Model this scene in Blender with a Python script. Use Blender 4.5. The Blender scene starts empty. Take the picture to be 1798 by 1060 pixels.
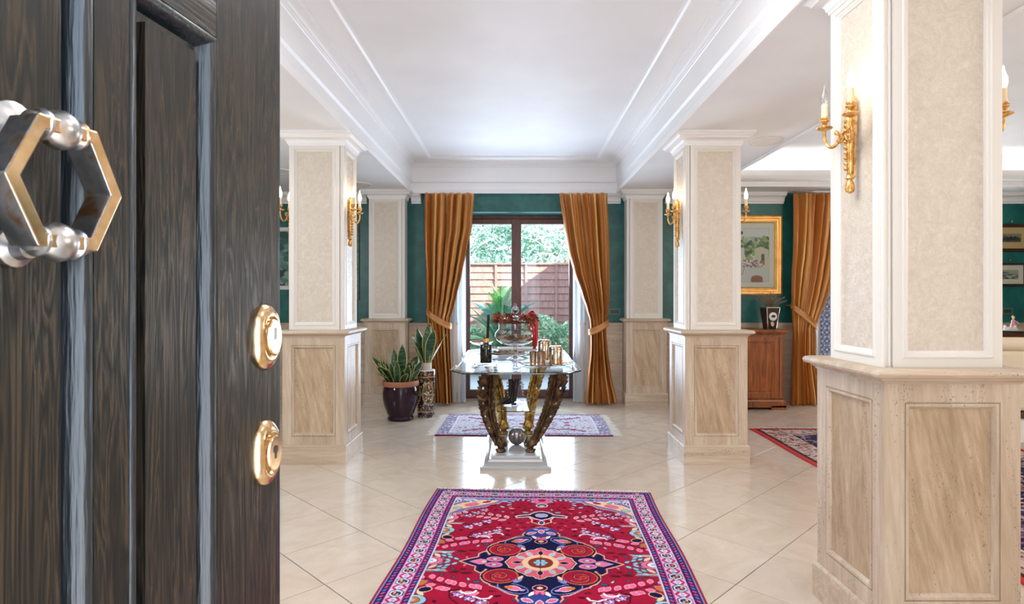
import bpy, bmesh, math, random
import numpy as np
from mathutils import Vector, Matrix
random.seed(7)
SC = bpy.context.scene
COL = SC.collection
PI = math.pi
F = 1050.0; CX = 908.0; CY = 522.0; H = 1.35      # measured from the photograph's perspective (1798 x 1060)

# ------------------------------------------------------------------ camera, world, sun, large lights, exposure
cam_d = bpy.data.cameras.new('camera'); cam = bpy.data.objects.new('camera', cam_d); COL.objects.link(cam)
cam.location = (0, 0, H); cam.rotation_euler = (PI/2, 0, 0)
cam_d.sensor_width = 36; cam_d.sensor_fit = 'HORIZONTAL'; cam_d.lens = F/1798*36
cam_d.shift_x = -(CX-899)/1798; cam_d.shift_y = -(530-CY)/1798
cam_d.clip_start = 0.02; cam_d.clip_end = 200
cam_d.dof.use_dof = True; cam_d.dof.focus_distance = 3.6; cam_d.dof.aperture_fstop = 13
SC.camera = cam

world = bpy.data.worlds.new('sky'); SC.world = world; world.use_nodes = True
wn = world.node_tree; wn.nodes.clear()
wo = wn.nodes.new('ShaderNodeOutputWorld'); wb = wn.nodes.new('ShaderNodeBackground')
wtc = wn.nodes.new('ShaderNodeTexCoord'); wsep = wn.nodes.new('ShaderNodeSeparateXYZ'); wr = wn.nodes.new('ShaderNodeValToRGB')
wr.color_ramp.elements[0].position = 0.0; wr.color_ramp.elements[0].color = (0.86, 0.93, 1.0, 1)
wr.color_ramp.elements[1].position = 0.8; wr.color_ramp.elements[1].color = (0.42, 0.62, 1.0, 1)
wn.links.new(wtc.outputs['Generated'], wsep.inputs[0]); wn.links.new(wsep.outputs['Z'], wr.inputs[0])
wn.links.new(wr.outputs[0], wb.inputs['Color']); wb.inputs['Strength'].default_value = 3.6
wn.links.new(wb.outputs[0], wo.inputs['Surface'])

def add_light(name, kind, loc, rot=(0, 0, 0), power=100, col=(1, 1, 1), size=1.0, size_y=None, **kw):
    d = bpy.data.lights.new(name, kind); d.energy = power; d.color = col
    if kind == 'AREA':
        d.size = size
        if size_y: d.shape = 'RECTANGLE'; d.size_y = size_y
        if 'spread' in kw: d.spread = kw['spread']
    elif kind == 'POINT': d.shadow_soft_size = size
    elif kind == 'SUN': d.angle = size
    o = bpy.data.objects.new(name, d); COL.objects.link(o); o.location = loc; o.rotation_euler = rot
    return o
sd = Vector((-1.7, 1.0, -1.2))
sun = add_light('sun', 'SUN', (3, 3, 9), power=18.0, col=(1.0, 0.95, 0.88), size=0.01)
sun.rotation_euler = sd.to_track_quat('-Z', 'Y').to_euler()
# daylight entering the openings
add_light('daylight_front_door', 'AREA', (0.0, -0.35, 1.25), (PI/2+.25, 0, 0), 12, (0.58, 0.78, 1.0), 1.0, 2.0)
add_light('daylight_garden_window', 'AREA', (0.02, 7.92, 1.30), (-PI/2-.35, 0, 0), 80, (0.66, 0.80, 1.0), 1.4, 2.0)
add_light('daylight_second_window', 'AREA', (4.85, 7.90, 1.3), (-PI/2-.25, 0, 0), 60, (0.90, 0.95, 1.0), 1.4, 2.2)
# unseen fill lights added to brighten the rooms, above and beside the frame
add_light('hall_fill_light', 'AREA', (-0.03, 2.25, 3.04), (0, 0, 0), 42, (0.95, 0.97, 1.0), 1.4, 1.2)
add_light('entrance_fill_light', 'POINT', (0.35, 0.75, 2.2), power=8, col=(0.90, 0.94, 1.0), size=.15)
add_light('living_room_fill_light', 'POINT', (5.0, 1.2, 2.2), power=120, col=(1.0, 0.93, 0.84), size=.25)
add_light('side_room_fill_light', 'POINT', (-3.4, 3.2, 2.0), power=85, col=(0.86, 0.93, 1.0), size=.25)

SC.view_settings.view_transform = 'Standard'; SC.view_settings.look = 'None'
SC.view_settings.gamma = 1.0; SC.view_settings.use_curve_mapping = False
SC.view_settings.exposure = 0.14
SC.cycles.max_bounces = 10; SC.cycles.diffuse_bounces = 5; SC.cycles.glossy_bounces = 5
SC.cycles.transmission_bounces = 8; SC.cycles.transparent_max_bounces = 24
SC.cycles.caustics_refractive = False; SC.cycles.caustics_reflective = False
SC.cycles.sample_clamp_indirect = 4.0
SC.cycles.use_denoising = True

# ------------------------------------------------------------------ helpers
def lin(c):
    if isinstance(c, str):
        c = c.lstrip('#'); c = [int(c[i:i+2], 16)/255 for i in (0, 2, 4)]
    return tuple(((v+0.055)/1.055)**2.4 if v > 0.04045 else v/12.92 for v in c)
def W(x, y, Y):
    return Vector(((x-CX)*Y/F, Y, H-(y-CY)*Y/F))
def tag(o, label=None, cat=None, group=None, kind=None):
    if label: o['label'] = label
    if cat: o['category'] = cat
    if group: o['group'] = group
    if kind: o['kind'] = kind
    return o
def empty(name, loc=(0, 0, 0), rotz=0, label=None, cat=None, group=None, kind=None):
    o = bpy.data.objects.new(name, None); COL.objects.link(o); o.empty_display_size = 0.05
    o.location = loc; o.rotation_euler = (0, 0, rotz)
    return tag(o, label, cat, group, kind)
def copy_tree(o, parent=None):
    c = o.copy(); COL.objects.link(c)
    if parent is not None: c.parent = parent
    for ch in list(o.children): copy_tree(ch, c)
    return c

class MB:
    """collects shapes and links them as one mesh"""
    def __init__(s): s.v = []; s.f = []; s.mi = []; s.uv = None
    def add(s, vs, fs, m=0):
        b = len(s.v); s.v += [tuple(p) for p in vs]
        for f in fs: s.f.append(tuple(b+i for i in f)); s.mi.append(m)
        return s
    def box(s, x0, x1, y0, y1, z0, z1, m=0):
        v = [(x0, y0, z0), (x1, y0, z0), (x1, y1, z0), (x0, y1, z0), (x0, y0, z1), (x1, y0, z1), (x1, y1, z1), (x0, y1, z1)]
        return s.add(v, [(0, 3, 2, 1), (4, 5, 6, 7), (0, 1, 5, 4), (1, 2, 6, 5), (2, 3, 7, 6), (3, 0, 4, 7)], m)
    def lathe(s, prof, c=(0, 0, 0), n=24, m=0, cap=True, sx=1, sy=1):
        b = []
        for r, z in prof:
            for i in range(n):
                a = 2*PI*i/n; b.append((c[0]+r*sx*math.cos(a), c[1]+r*sy*math.sin(a), c[2]+z))
        f = []
        for k in range(len(prof)-1):
            for i in range(n):
                j = (i+1) % n; f.append((k*n+i, k*n+j, (k+1)*n+j, (k+1)*n+i))
        if cap:
            if prof[0][0] > 1e-5: f.append(tuple(range(n-1, -1, -1)))
            if prof[-1][0] > 1e-5: f.append(tuple((len(prof)-1)*n+i for i in range(n)))
        return s.add(b, f, m)
    def tube(s, pts, rad, n=8, m=0, closed=False, sq=None):
        pts = [Vector(p) for p in pts]; N = len(pts)
        if not hasattr(rad, '__len__'): rad = [rad]*N
        vs = []; prev = None
        for i, p in enumerate(pts):
            if closed: t = pts[(i+1) % N]-pts[i-1]
            else: t = pts[min(i+1, N-1)]-pts[max(i-1, 0)]
            t.normalize()
            if prev is None:
                a = Vector((0, 0, 1)) if abs(t.z) < .9 else Vector((1, 0, 0)); u = t.cross(a).normalized()
            else:
                u = prev-t*prev.dot(t)
                u = u.normalized() if u.length > 1e-6 else t.orthogonal().normalized()
            prev = u; w = t.cross(u)
            for k in range(n):
                a = 2*PI*k/n; vs.append(p+(u*math.cos(a)+w*math.sin(a))*rad[i])
        f = []
        for i in range(N if closed else N-1):
            for k in range(n):
                a = i*n+k; b2 = i*n+(k+1) % n; i2 = (i+1) % N
                f.append((a, b2, i2*n+(k+1) % n, i2*n+k))
        if not closed: f += [tuple(range(n-1, -1, -1)), tuple((N-1)*n+k for k in range(n))]
        return s.add(vs, f, m)
    def ball(s, c, r, n=16, m=0, sz=1.0, sx=1.0, sy=1.0):
        k = max(6, n//2)
        return s.lathe([(max(1e-6, r*math.sin(PI*i/k)), -r*sz*math.cos(PI*i/k)) for i in range(k+1)], c, n, m, False, sx, sy)
    def prism(s, poly, z0, z1, m=0):
        n = len(poly)
        return s.add([(x, y, z0) for x, y in poly]+[(x, y, z1) for x, y in poly],
                     [tuple(range(n-1, -1, -1)), tuple(range(n, 2*n))]+[(i, (i+1) % n, n+(i+1) % n, n+i) for i in range(n)], m)
    def rings(s, O, U, V, N, w, h, prof, fill=False, m=0):
        """rectangle w x h at O with axes U, V; rings (inset, height along N)"""
        O, U, V, N = map(Vector, (O, U, V, N)); vs = []
        for p in prof:
            i, d = p[0], p[1]
            for a, b in ((i, i), (w-i, i), (w-i, h-i), (i, h-i)): vs.append(O+U*a+V*b+N*d)
        f = []
        for k in range(len(prof)-1):
            for i in range(4):
                j = (i+1) % 4; f.append((4*k+i, 4*k+j, 4*k+4+j, 4*k+4+i))
        if fill: k = len(prof)-1; f.append((4*k, 4*k+1, 4*k+2, 4*k+3))
        return s.add(vs, f, m)
    def rect_sweep(s, x0, x1, y0, y1, prof, m=0, closed=False):
        """profile (d, z) swept round a rectangle, d = inward offset (negative: outward)"""
        vs = []
        for d, z in prof: vs += [(x0+d, y0+d, z), (x1-d, y0+d, z), (x1-d, y1-d, z), (x0+d, y1-d, z)]
        f = []; P = len(prof)
        for k in range(P if closed else P-1):
            k2 = (k+1) % P
            for i in range(4):
                j = (i+1) % 4; f.append((4*k+i, 4*k+j, 4*k2+j, 4*k2+i))
        return s.add(vs, f, m)
    def build(s, name, mat, parent=None, smooth=30, bevel=0, loc=None, rot=None, recalc=True, label=None):
        me = bpy.data.meshes.new(name); me.from_pydata(s.v, [], s.f); 
        mats = mat if isinstance(mat, (list, tuple)) else [mat]
        for q in mats: me.materials.append(q)
        if len(mats) > 1: me.polygons.foreach_set('material_index', s.mi)
        if recalc:
            bm = bmesh.new(); bm.from_mesh(me); bmesh.ops.recalc_face_normals(bm, faces=bm.faces); bm.to_mesh(me); bm.free()
        if s.uv is not None:
            ul = me.uv_layers.new(name='uv')
            for lp in me.loops: ul.data[lp.index].uv = s.uv[lp.vertex_index]
        if smooth:
            me.polygons.foreach_set('use_smooth', [True]*len(me.polygons)); me.set_sharp_from_angle(angle=math.radians(smooth))
        me.update()
        o = bpy.data.objects.new(name, me); COL.objects.link(o)
        if parent is not None: o.parent = parent
        if loc: o.location = loc
        if rot: o.rotation_euler = rot
        if bevel:
            b = o.modifiers.new('bevel', 'BEVEL'); b.width = bevel; b.segments = 2; b.limit_method = 'ANGLE'; b.angle_limit = math.radians(40)
        if label: o['label'] = label
        return o
def struct(name, mb, mat, parent=None, **k):
    o = mb.build(name, mat, parent, **k)
    if parent is None: o['kind'] = 'structure'
    return o
def newo(name, me, parent, loc=(0, 0, 0), rot=None, scale=None):
    o = bpy.data.objects.new(name, me); COL.objects.link(o); o.parent = parent; o.location = loc
    if rot: o.rotation_euler = rot
    if scale: o.scale = scale
    return o

# ------------------------------------------------------------------ materials
class NT:
    def __init__(s, name):
        s.m = bpy.data.materials.new(name); s.m.use_nodes = True; s.t = s.m.node_tree; s.t.nodes.clear()
        s.out = s.n('OutputMaterial'); s.b = s.n('BsdfPrincipled'); s.l(s.b.outputs[0], s.out.inputs['Surface'])
    def n(s, k, **kw):
        o = s.t.nodes.new('ShaderNode'+k)
        for a, v in kw.items(): setattr(o, a, v)
        return o
    def l(s, a, b): s.t.links.new(a, b)
    def set(s, **kw):
        for k, v in kw.items():
            k = {'rough': 'Roughness', 'metal': 'Metallic', 'col': 'Base Color', 'spec': 'Specular IOR Level', 'trans': 'Transmission Weight',
                 'ior': 'IOR', 'coat': 'Coat Weight', 'coatr': 'Coat Roughness', 'sheen': 'Sheen Weight', 'alpha': 'Alpha', 'em': 'Emission Color', 'ems': 'Emission Strength', 'sss': 'Subsurface Weight', 'aniso': 'Anisotropic'}[k]
            if k in ('Base Color', 'Emission Color'): v = tuple(v)[:3]+(1,)
            s.b.inputs[k].default_value = v
        return s
    def coord(s, scale=(1, 1, 1), kind='Object', rot=(0, 0, 0), rand=False):
        tc = s.n('TexCoord'); mp = s.n('Mapping'); mp.inputs['Scale'].default_value = scale; mp.inputs['Rotation'].default_value = rot
        s.l(tc.outputs[kind], mp.inputs['Vector'])
        if rand:
            oi = s.n('ObjectInfo'); mu = s.n('VectorMath', operation='SCALE'); mu.inputs[0].default_value = (37, 51, 23)
            s.l(oi.outputs['Random'], mu.inputs['Scale']); s.l(mu.outputs[0], mp.inputs['Location'])
        return mp.outputs[0]
    def noise(s, vec, scale=5, detail=4, rough=.5, dist=0):
        o = s.n('TexNoise'); o.inputs['Scale'].default_value = scale; o.inputs['Detail'].default_value = detail
        o.inputs['Roughness'].default_value = rough; o.inputs['Distortion'].default_value = dist; s.l(vec, o.inputs['Vector']); return o.outputs['Fac']
    def voro(s, vec, scale=5, feat='F1'):
        o = s.n('TexVoronoi', feature=feat); o.inputs['Scale'].default_value = scale; s.l(vec, o.inputs['Vector']); return o.outputs['Distance']
    def ramp(s, fac, stops):
        o = s.n('ValToRGB'); e = o.color_ramp.elements
        while len(e) < len(stops): e.new(.5)
        for i, (p, c) in enumerate(stops):
            e[i].position = p; c = lin(c) if isinstance(c, str) else (c if hasattr(c, '__len__') else (c, c, c)); e[i].color = tuple(c)[:3]+(1,)
        s.l(fac, o.inputs[0]); return o.outputs[0]
    def mix(s, fac, a, b, mode='MIX'):
        o = s.n('Mix', data_type='RGBA', blend_type=mode)
        for i, x in ((0, fac), (6, a), (7, b)):
            if hasattr(x, 'is_linked') or hasattr(x, 'links'): s.l(x, o.inputs[i])
            else: o.inputs[i].default_value = x if i == 0 else (tuple(lin(x)) if isinstance(x, str) else tuple(x)[:3])+(1,)
        return o.outputs[2]
    def math(s, op, a, b=0.0):
        o = s.n('Math', operation=op)
        for i, x in ((0, a), (1, b)):
            if hasattr(x, 'links'): s.l(x, o.inputs[i])
            else: o.inputs[i].default_value = x
        return o.outputs[0]
    def bump(s, h, strength=.3, dist=.01):
        o = s.n('Bump'); o.inputs['Strength'].default_value = strength; o.inputs['Distance'].default_value = dist
        s.l(h, o.inputs['Height']); s.l(o.outputs[0], s.b.inputs['Normal']); return s
    def color(s, c): s.l(c, s.b.inputs['Base Color']); return s
def plain(name, col, rough=.5, metal=0, **kw):
    return NT(name).set(col=lin(col), rough=rough, metal=metal, **kw).m
M = {}
M['paint'] = plain('cream_paint', '#E6E0D8', .42)
t = NT('white_ceiling_paint'); v = t.coord(); t.set(rough=.6); t.color(t.ramp(t.noise(v, 2.2, 2), [(.3, '#EDEDEF'), (.7, '#F3F3F5')])); M['ceil'] = t.m
M['mould'] = plain('white_moulding_paint', '#F4F3F3', .4)
# travertine, two directions of bedding
def travertine(name, rot, base=('#AE9880', '#C2AE98', '#D6C7B4')):
    t = NT(name); v = t.coord((1, 1, 1), rot=rot, rand=True)
    mp = t.n('Mapping'); mp.inputs['Scale'].default_value = (11, 11, .9); t.l(v, mp.inputs[0]); sv = mp.outputs[0]
    n1 = t.noise(sv, 1.4, 6, .6, .6); n2 = t.noise(sv, 6, 4, .6); n3 = t.noise(v, 1.6, 3)
    f = t.math('ADD', t.math('MULTIPLY', n1, .52), t.math('ADD', t.math('MULTIPLY', n2, .33), t.math('MULTIPLY', n3, .15)))
    c = t.ramp(f, [(.36, base[0]), (.5, base[1]), (.64, base[2])])
    mp2 = t.n('Mapping'); mp2.inputs['Scale'].default_value = (3.2, 3.2, 1); t.l(v, mp2.inputs[0])
    pn = t.noise(mp2.outputs[0], 85, 2, .5); zone = t.noise(sv, 1.5, 2)
    pit = t.ramp(t.math('ADD', pn, t.math('MULTIPLY', t.math('SUBTRACT', zone, .5), .55)), [(.69, 0.0), (.73, .8)])
    c = t.mix(pit, c, '#5E4630'); t.color(c)
    t.set(rough=.38); t.bump(t.math('SUBTRACT', t.math('MULTIPLY', n2, .15), pit), .5, .004); return t.m
M['trav'] = travertine('travertine_stone', (0.0, 0.05, 0))
M['travp'] = travertine('travertine_panel', (0.10, 0.20, 0), ('#9E866A', '#B79E82', '#CFBBA2'))
M['travh'] = travertine('travertine_rail', (0, PI/2, 0), ('#B09A82', '#C4B09A', '#D6C6B4'))
# polished venetian plaster with crinkled sheen
t = NT('venetian_plaster'); v = t.coord(rand=True); n = t.noise(v, 14, 5, .65, 2.2); r = t.noise(v, 34, 3, .6, 3.5)
t.color(t.ramp(n, [(.3, '#CCBFAF'), (.55, '#D6CABB'), (.75, '#E0D6C9')])); t.l(t.ramp(r, [(.46, .42), (.54, .14)]), t.b.inputs['Roughness'])
t.bump(r, .16, .004); M['plaster'] = t.m
t = NT('green_stucco_wall'); v = t.coord(kind='Object'); n = t.noise(v, 2.4, 6, .62, 1.0); n2 = t.noise(v, 13, 3)
t.color(t.ramp(t.math('ADD', t.math('MULTIPLY', n, .75), t.math('MULTIPLY', n2, .25)), [(.3, '#0D4746'), (.5, '#155B58'), (.72, '#28766E')])); t.set(rough=.36); t.bump(n2, .08, .004); M['green'] = t.m
# floor tile: cream polished marble
t = NT('polished_cream_tile'); v = t.coord(rand=True); oi = t.n('ObjectInfo')
mp = t.n('Mapping'); mp.inputs['Scale'].default_value = (2.6, 4.2, 1); mp.inputs['Rotation'].default_value = (0, 0, .2); t.l(v, mp.inputs[0])
n = t.noise(mp.outputs[0], 1.6, 6, .62, .7); n2 = t.noise(mp.outputs[0], 7, 3, .6)
c = t.ramp(n, [(.26, '#C9B8A5'), (.5, '#D5C5B4'), (.74, '#DDD0C2')])
c = t.mix(t.ramp(n2, [(.62, 0.0), (.78, .22)]), c, '#BDA48C')
c = t.mix(t.math('MULTIPLY', oi.outputs['Random'],   .25), c, '#CBB8A4'); t.color(c); t.set(rough=.13, spec=.6)
t.l(t.ramp(n2, [(.3, .09), (.7, .2)]), t.b.inputs['Roughness']); M['tile'] = t.m
M['grout'] = plain('grey_grout', '#5E5852', .8)
# dark oak of the entrance door
def oak(name, horizontal=False):
    t = NT(name); v = t.coord(rand=True)
    mp = t.n('Mapping'); mp.inputs['Scale'].default_value = (1.5, 26, 26) if horizontal else (26, 26, 1.5); t.l(v, mp.inputs[0]); sv = mp.outputs[0]
    w = t.noise(sv, 1.2, 3, .5, 1.4)
    ring = t.math('FRACT', t.math('MULTIPLY', w, 11.0)); ring = t.ramp(ring, [(0, .1), (.45, .9), (.9, .35), (1, .1)])
    mp2 = t.n('Mapping'); mp2.inputs['Scale'].default_value = (5, 300, 300) if horizontal else (300, 300, 5); t.l(v, mp2.inputs[0])
    fine = t.noise(mp2.outputs[0], 1, 3, .6)
    f = t.math('ADD', t.math('MULTIPLY', ring, .42), t.math('MULTIPLY', fine, .58))
    t.color(t.ramp(f, [(.30, '#080A09'), (.50, '#191712'), (.72, '#403428')])); t.set(spec=.38)
    t.l(t.ramp(f, [(.3, .42), (.7, .27)]), t.b.inputs['Roughness']); t.bump(f, .45, .0012); return t.m
M['oak'] = oak('dark_oak'); M['oakh'] = oak('dark_oak_rail', True)
t = NT('dark_oak_moulding'); v = t.coord((60, 60, 4)); n = t.noise(v, 3, 3)
t.color(t.ramp(n, [(.3, '#0B1114'), (.7, '#1C2226')])); t.set(rough=.3, spec=.7); t.bump(n, .6, .002); M['oakm'] = t.m
M['steel'] = plain('painted_steel_edge', '#9AA0A8', .35, .6)
M['blacksteel'] = plain('dark_blue_seal', '#10222F', .4)
t = NT('polished_brass'); v = t.coord((1, 1, 1)); n = t.noise(v, 60, 3); t.color(t.ramp(n, [(.3, '#C9A474'), (.6, '#E2C196'), (.8, '#F0D8B4')])); t.set(metal=1, rough=.16); M['brass'] = t.m
M['chrome'] = plain('worn_chrome', '#C8CCD0', .12, 1)
t = NT('aged_chrome'); v = t.coord(); n = t.noise(v, 45, 4); t.color(t.ramp(n, [(.36, '#A6A6A6'), (.54, '#C9C6C2'), (.66, '#B98C62')])); t.set(metal=1, rough=.3); M['aged'] = t.m
t = NT('gilded_bronze'); v = t.coord(); n = t.noise(v, 60, 3); t.color(t.ramp(n, [(.35, '#B88040'), (.55, '#E8B468'), (.75, '#FBD89C')])); t.set(metal=.7, rough=.34); t.bump(n, .25, .002); M['gilt'] = t.m
t = NT('gold_leaf_frame'); v = t.coord(); n = t.noise(v, 9, 3); t.color(t.ramp(n, [(.3, '#C8924C'), (.6, '#DCA860'), (.8, '#E8BC7C')])); t.set(metal=.7, rough=.34); M['gold'] = t.m
M['candle'] = plain('candle_sleeve', '#F0D6AE', .5)
M['bulb'] = NT('lit_bulb').set(col=(1, .9, .75), em=(1.0, .80, .55), ems=38).m
M['clearbulb'] = NT('clear_bulb').set(col=(1, 1, 1), trans=1, rough=.02, ior=1.3).m
t = NT('bronze_leaf_leg'); v = t.coord(); n = t.noise(v, 16, 4, .6, 1); t.color(t.ramp(n, [(.34, '#2A2018'), (.5, '#54402C'), (.66, '#86694A'), (.82, '#B49C7C')])); t.set(metal=.7, rough=.36); t.bump(n, .15, .003); M['bronze'] = t.m
t = NT('gold_leaf_leg'); v = t.coord(); n = t.noise(v, 16, 4, .6, 1); t.color(t.ramp(n, [(.3, '#523A20'), (.5, '#9C7438'), (.7, '#DCB86C')])); t.set(metal=.85, rough=.3); t.bump(n, .3, .004); M['goldleg'] = t.m
M['ball'] = plain('brushed_steel_ball', '#8A8482', .28, 1)
M['lacquer'] = plain('ivory_lacquer', '#ABA8A6', .16)
M['silver'] = plain('polished_silver', '#D9D3CA', .09, 1)
t = NT('silver_gilt'); v = t.coord(); n = t.noise(v, 30, 2); t.color(t.ramp(n, [(.4, '#CFC6BC'), (.6, '#C79A68')])); t.set(metal=1, rough=.1); M['silvergilt'] = t.m
def thin_glass(name, tint=(1, 1, 1), refl=1.0, ior=1.5, dens=0.0):
    t = NT(name); tr = t.n('BsdfTransparent'); tr.inputs[0].default_value = tuple(tint)+(1,)
    gl = t.n('BsdfGlossy'); gl.inputs['Roughness'].default_value = 0.01
    fr = t.n('Fresnel'); fr.inputs[0].default_value = ior; mx = t.n('MixShader')
    fac = t.math('ADD', t.math('MULTIPLY', fr.outputs[0], refl), dens)
    t.l(fac, mx.inputs[0]); t.l(tr.outputs[0], mx.inputs[1]); t.l(gl.outputs[0], mx.inputs[2]); t.l(mx.outputs[0], t.out.inputs['Surface'])
    t.t.nodes.remove(t.b); return t.m
M['pane'] = thin_glass('window_glass', (.97, .99, .98), .8, 1.35)
M['tglass'] = thin_glass('table_glass', (.95, .985, .978), .20, 1.45)
M['crystal'] = thin_glass('crystal_glass', (.96, .97, .98), .75, 1.5, .02)
M['bevel'] = thin_glass('bevelled_glass', (.86, .93, .95), 1.2, 1.6, .22)
M['edge'] = NT('dark_glass_edge').set(col=lin('#12262C'), rough=.05, spec=.8).m
M['amber'] = thin_glass('dark_olive_glass', (.16, .15, .03), 1.3, 1.5, .02)
# fabrics
t = NT('orange_gold_silk'); uv = t.n('TexCoord'); sp = t.n('SeparateXYZ'); t.l(uv.outputs['UV'], sp.inputs[0])
fr = t.math('FRACT', t.math('MULTIPLY', sp.outputs['X'], 4.0))
c = t.ramp(fr, [(0, '#C07432'), (.26, '#C07432'), (.29, '#DCA458'), (.37, '#DCA458'), (.40, '#AE6630'), (.58, '#AE6630'), (.62, '#C8843E'), (.80, '#C8843E'), (.83, '#F0CC86'), (.95, '#F0CC86'), (.98, '#C07432')])
mp = t.n('Mapping'); mp.inputs['Scale'].default_value = (60, 3, 1); t.l(uv.outputs['UV'], mp.inputs[0]); n = t.noise(mp.outputs[0], 3, 3)
t.color(t.mix(.12, c, t.ramp(n, [(.3, '#8A4A1C'), (.7, '#F0C070')]))); t.set(rough=.32, spec=.7, metal=.12); M['silk'] = t.m
t = NT('white_sheer'); tr = t.n('BsdfTransparent'); tl = t.n('BsdfTranslucent'); df = t.n('BsdfDiffuse'); tl.inputs[0].default_value = (.9, .93, .97, 1); df.inputs[0].default_value = (.88, .9, .93, 1)
m1 = t.n('MixShader'); m1.inputs[0].default_value = .5; t.l(tl.outputs[0], m1.inputs[1]); t.l(df.outputs[0], m1.inputs[2])
m2 = t.n('MixShader'); m2.inputs[0].default_value = .72; t.l(tr.outputs[0], m2.inputs[1]); t.l(m1.outputs[0], m2.inputs[2]); t.l(m2.outputs[0], t.out.inputs['Surface']); t.t.nodes.remove(t.b); M['sheer'] = t.m
t = NT('woven_pile'); at = t.n('VertexColor'); at.layer_name = 'dye'; v = t.coord((1, 1, 1)); n = t.noise(v, 420, 2)
t.color(t.mix(.25, at.outputs[0], t.mix(1.0, at.outputs[0], t.ramp(n, [(.35, .35), (.65, 1.0)]), 'MULTIPLY'))); t.set(rough=.9, spec=.1); t.bump(n, .5, .003); M['pile'] = t.m
t = NT('printed_picture'); at = t.n('VertexColor'); at.layer_name = 'dye'; t.color(at.outputs[0]); t.set(rough=.5); M['print'] = t.m
M['fringe'] = plain('ivory_fringe', '#F0ECE8', .9)
# wood
def wood(name, a, b, c, rough=.35):
    t = NT(name); v = t.coord((14, 14, 1.4), rand=True); n = t.noise(v, 1.6, 5, .6, 1.0); t.color(t.ramp(n, [(.3, a), (.5, b), (.7, c)])); t.set(rough=rough); t.bump(n, .08, .002); return t.m
M['walnut'] = wood('reddish_walnut', '#5E2E14', '#8A4A20', '#A8622E', .3)
M['frame'] = wood('brown_window_frame', '#4C2E2A', '#603A34', '#70463E', .4)
M['darkwood'] = wood('dark_frame_wood', '#24120C', '#3A1E12', '#4C2A1A', .3)
M['fence'] = wood('weathered_fence_wood', '#9C6C60', '#AC7C70', '#BC9084', .7)
M['mat'] = plain('cream_mount_board', '#F4EADA', .7)
M['matyellow'] = plain('yellowed_mount_board', '#D8B67E', .7)
M['white'] = plain('white_ceramic', '#F0EDEA', .15)
M['pot'] = NT('aubergine_glaze').set(col=lin('#2A1220'), rough=.10, spec=.4).m
M['terra'] = plain('terracotta_rim', '#A86A50', .6)
M['soil'] = plain('dark_soil', '#2A1C14', .95)
t = NT('snake_plant_leaf'); uv = t.n('TexCoord'); sp = t.n('SeparateXYZ'); t.l(uv.outputs['UV'], sp.inputs[0])
e = t.math('ABSOLUTE', t.math('SUBTRACT', sp.outputs['X'], .5)); n = t.noise(t.coord((1, 1, 6), rand=True), 14, 3, .6, .5)
c = t.ramp(n, [(.35, '#14301C'), (.55, '#2C5230'), (.7, '#5A7A52')]); c = t.mix(t.ramp(e, [(.39, 0.0), (.43, 1.0)]), c, '#B7AF6A'); t.color(c); t.set(rough=.35); M['leaf'] = t.m
M['cycad'] = plain('cycad_green', '#5FA08A', .45); M['cycad2'] = plain('cycad_yellow_green', '#86B878', .45)
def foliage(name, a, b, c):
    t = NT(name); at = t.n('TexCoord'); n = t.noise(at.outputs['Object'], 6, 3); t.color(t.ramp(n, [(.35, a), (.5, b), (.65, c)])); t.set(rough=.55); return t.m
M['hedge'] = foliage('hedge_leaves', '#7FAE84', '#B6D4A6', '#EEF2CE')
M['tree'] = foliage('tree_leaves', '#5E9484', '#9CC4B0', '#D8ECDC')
M['bark'] = plain('pale_bark', '#A89C98', .8); M['twig'] = plain('bare_white_twigs', '#E0DCD8', .8)
M['patio'] = plain('pale_paving', '#D8CFC8', .7); M['stucco'] = plain('exterior_render', '#D8D0C8', .8); M['roof'] = plain('roof_tiles', '#9A8A84', .8)
M['rustleaf'] = foliage('dry_rust_leaves', '#5A2414', '#8A3C20', '#B0623A')
M['red'] = plain('red_ribbon', '#B81A2C', .3)
M['black'] = plain('black_lacquer', '#15161A', .15); M['reed'] = plain('black_reeds', '#16181A', .6)
M['potpourri'] = foliage('potpourri', '#4A2C1C', '#9A7048', '#D8C8A8')
M['upholstery'] = plain('cream_upholstery', '#D8CAB4', .8)
M['speaker'] = plain('speaker_grille', '#E6E0DA', .6)
M['plastic'] = plain('dark_switch', '#2A2E2C', .3); M['plate'] = plain('grey_switch_plate', '#4E6E66', .35, .3)
M['cove'] = NT('cove_light_strip').set(col=(1, 1, 1), em=(1.0, .97, .93), ems=15).m
# ------------------------------------------------------------------ room shell
ZS = 2.69; ZC = 3.07; YW = 7.70; XL = -4.6; XR = 7.1; YF = 0.06
N0, N1, NY0, NY1 = -1.345, 1.268, 0.45, 7.56           # hall tray in the ceiling
T0, T1, TY0, TY1 = 2.316, 6.7, 1.0, 7.14               # living room tray
O1 = (-0.735, 0.80); O2 = (3.75, 5.65); ZO = 2.45        # wall openings
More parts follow.
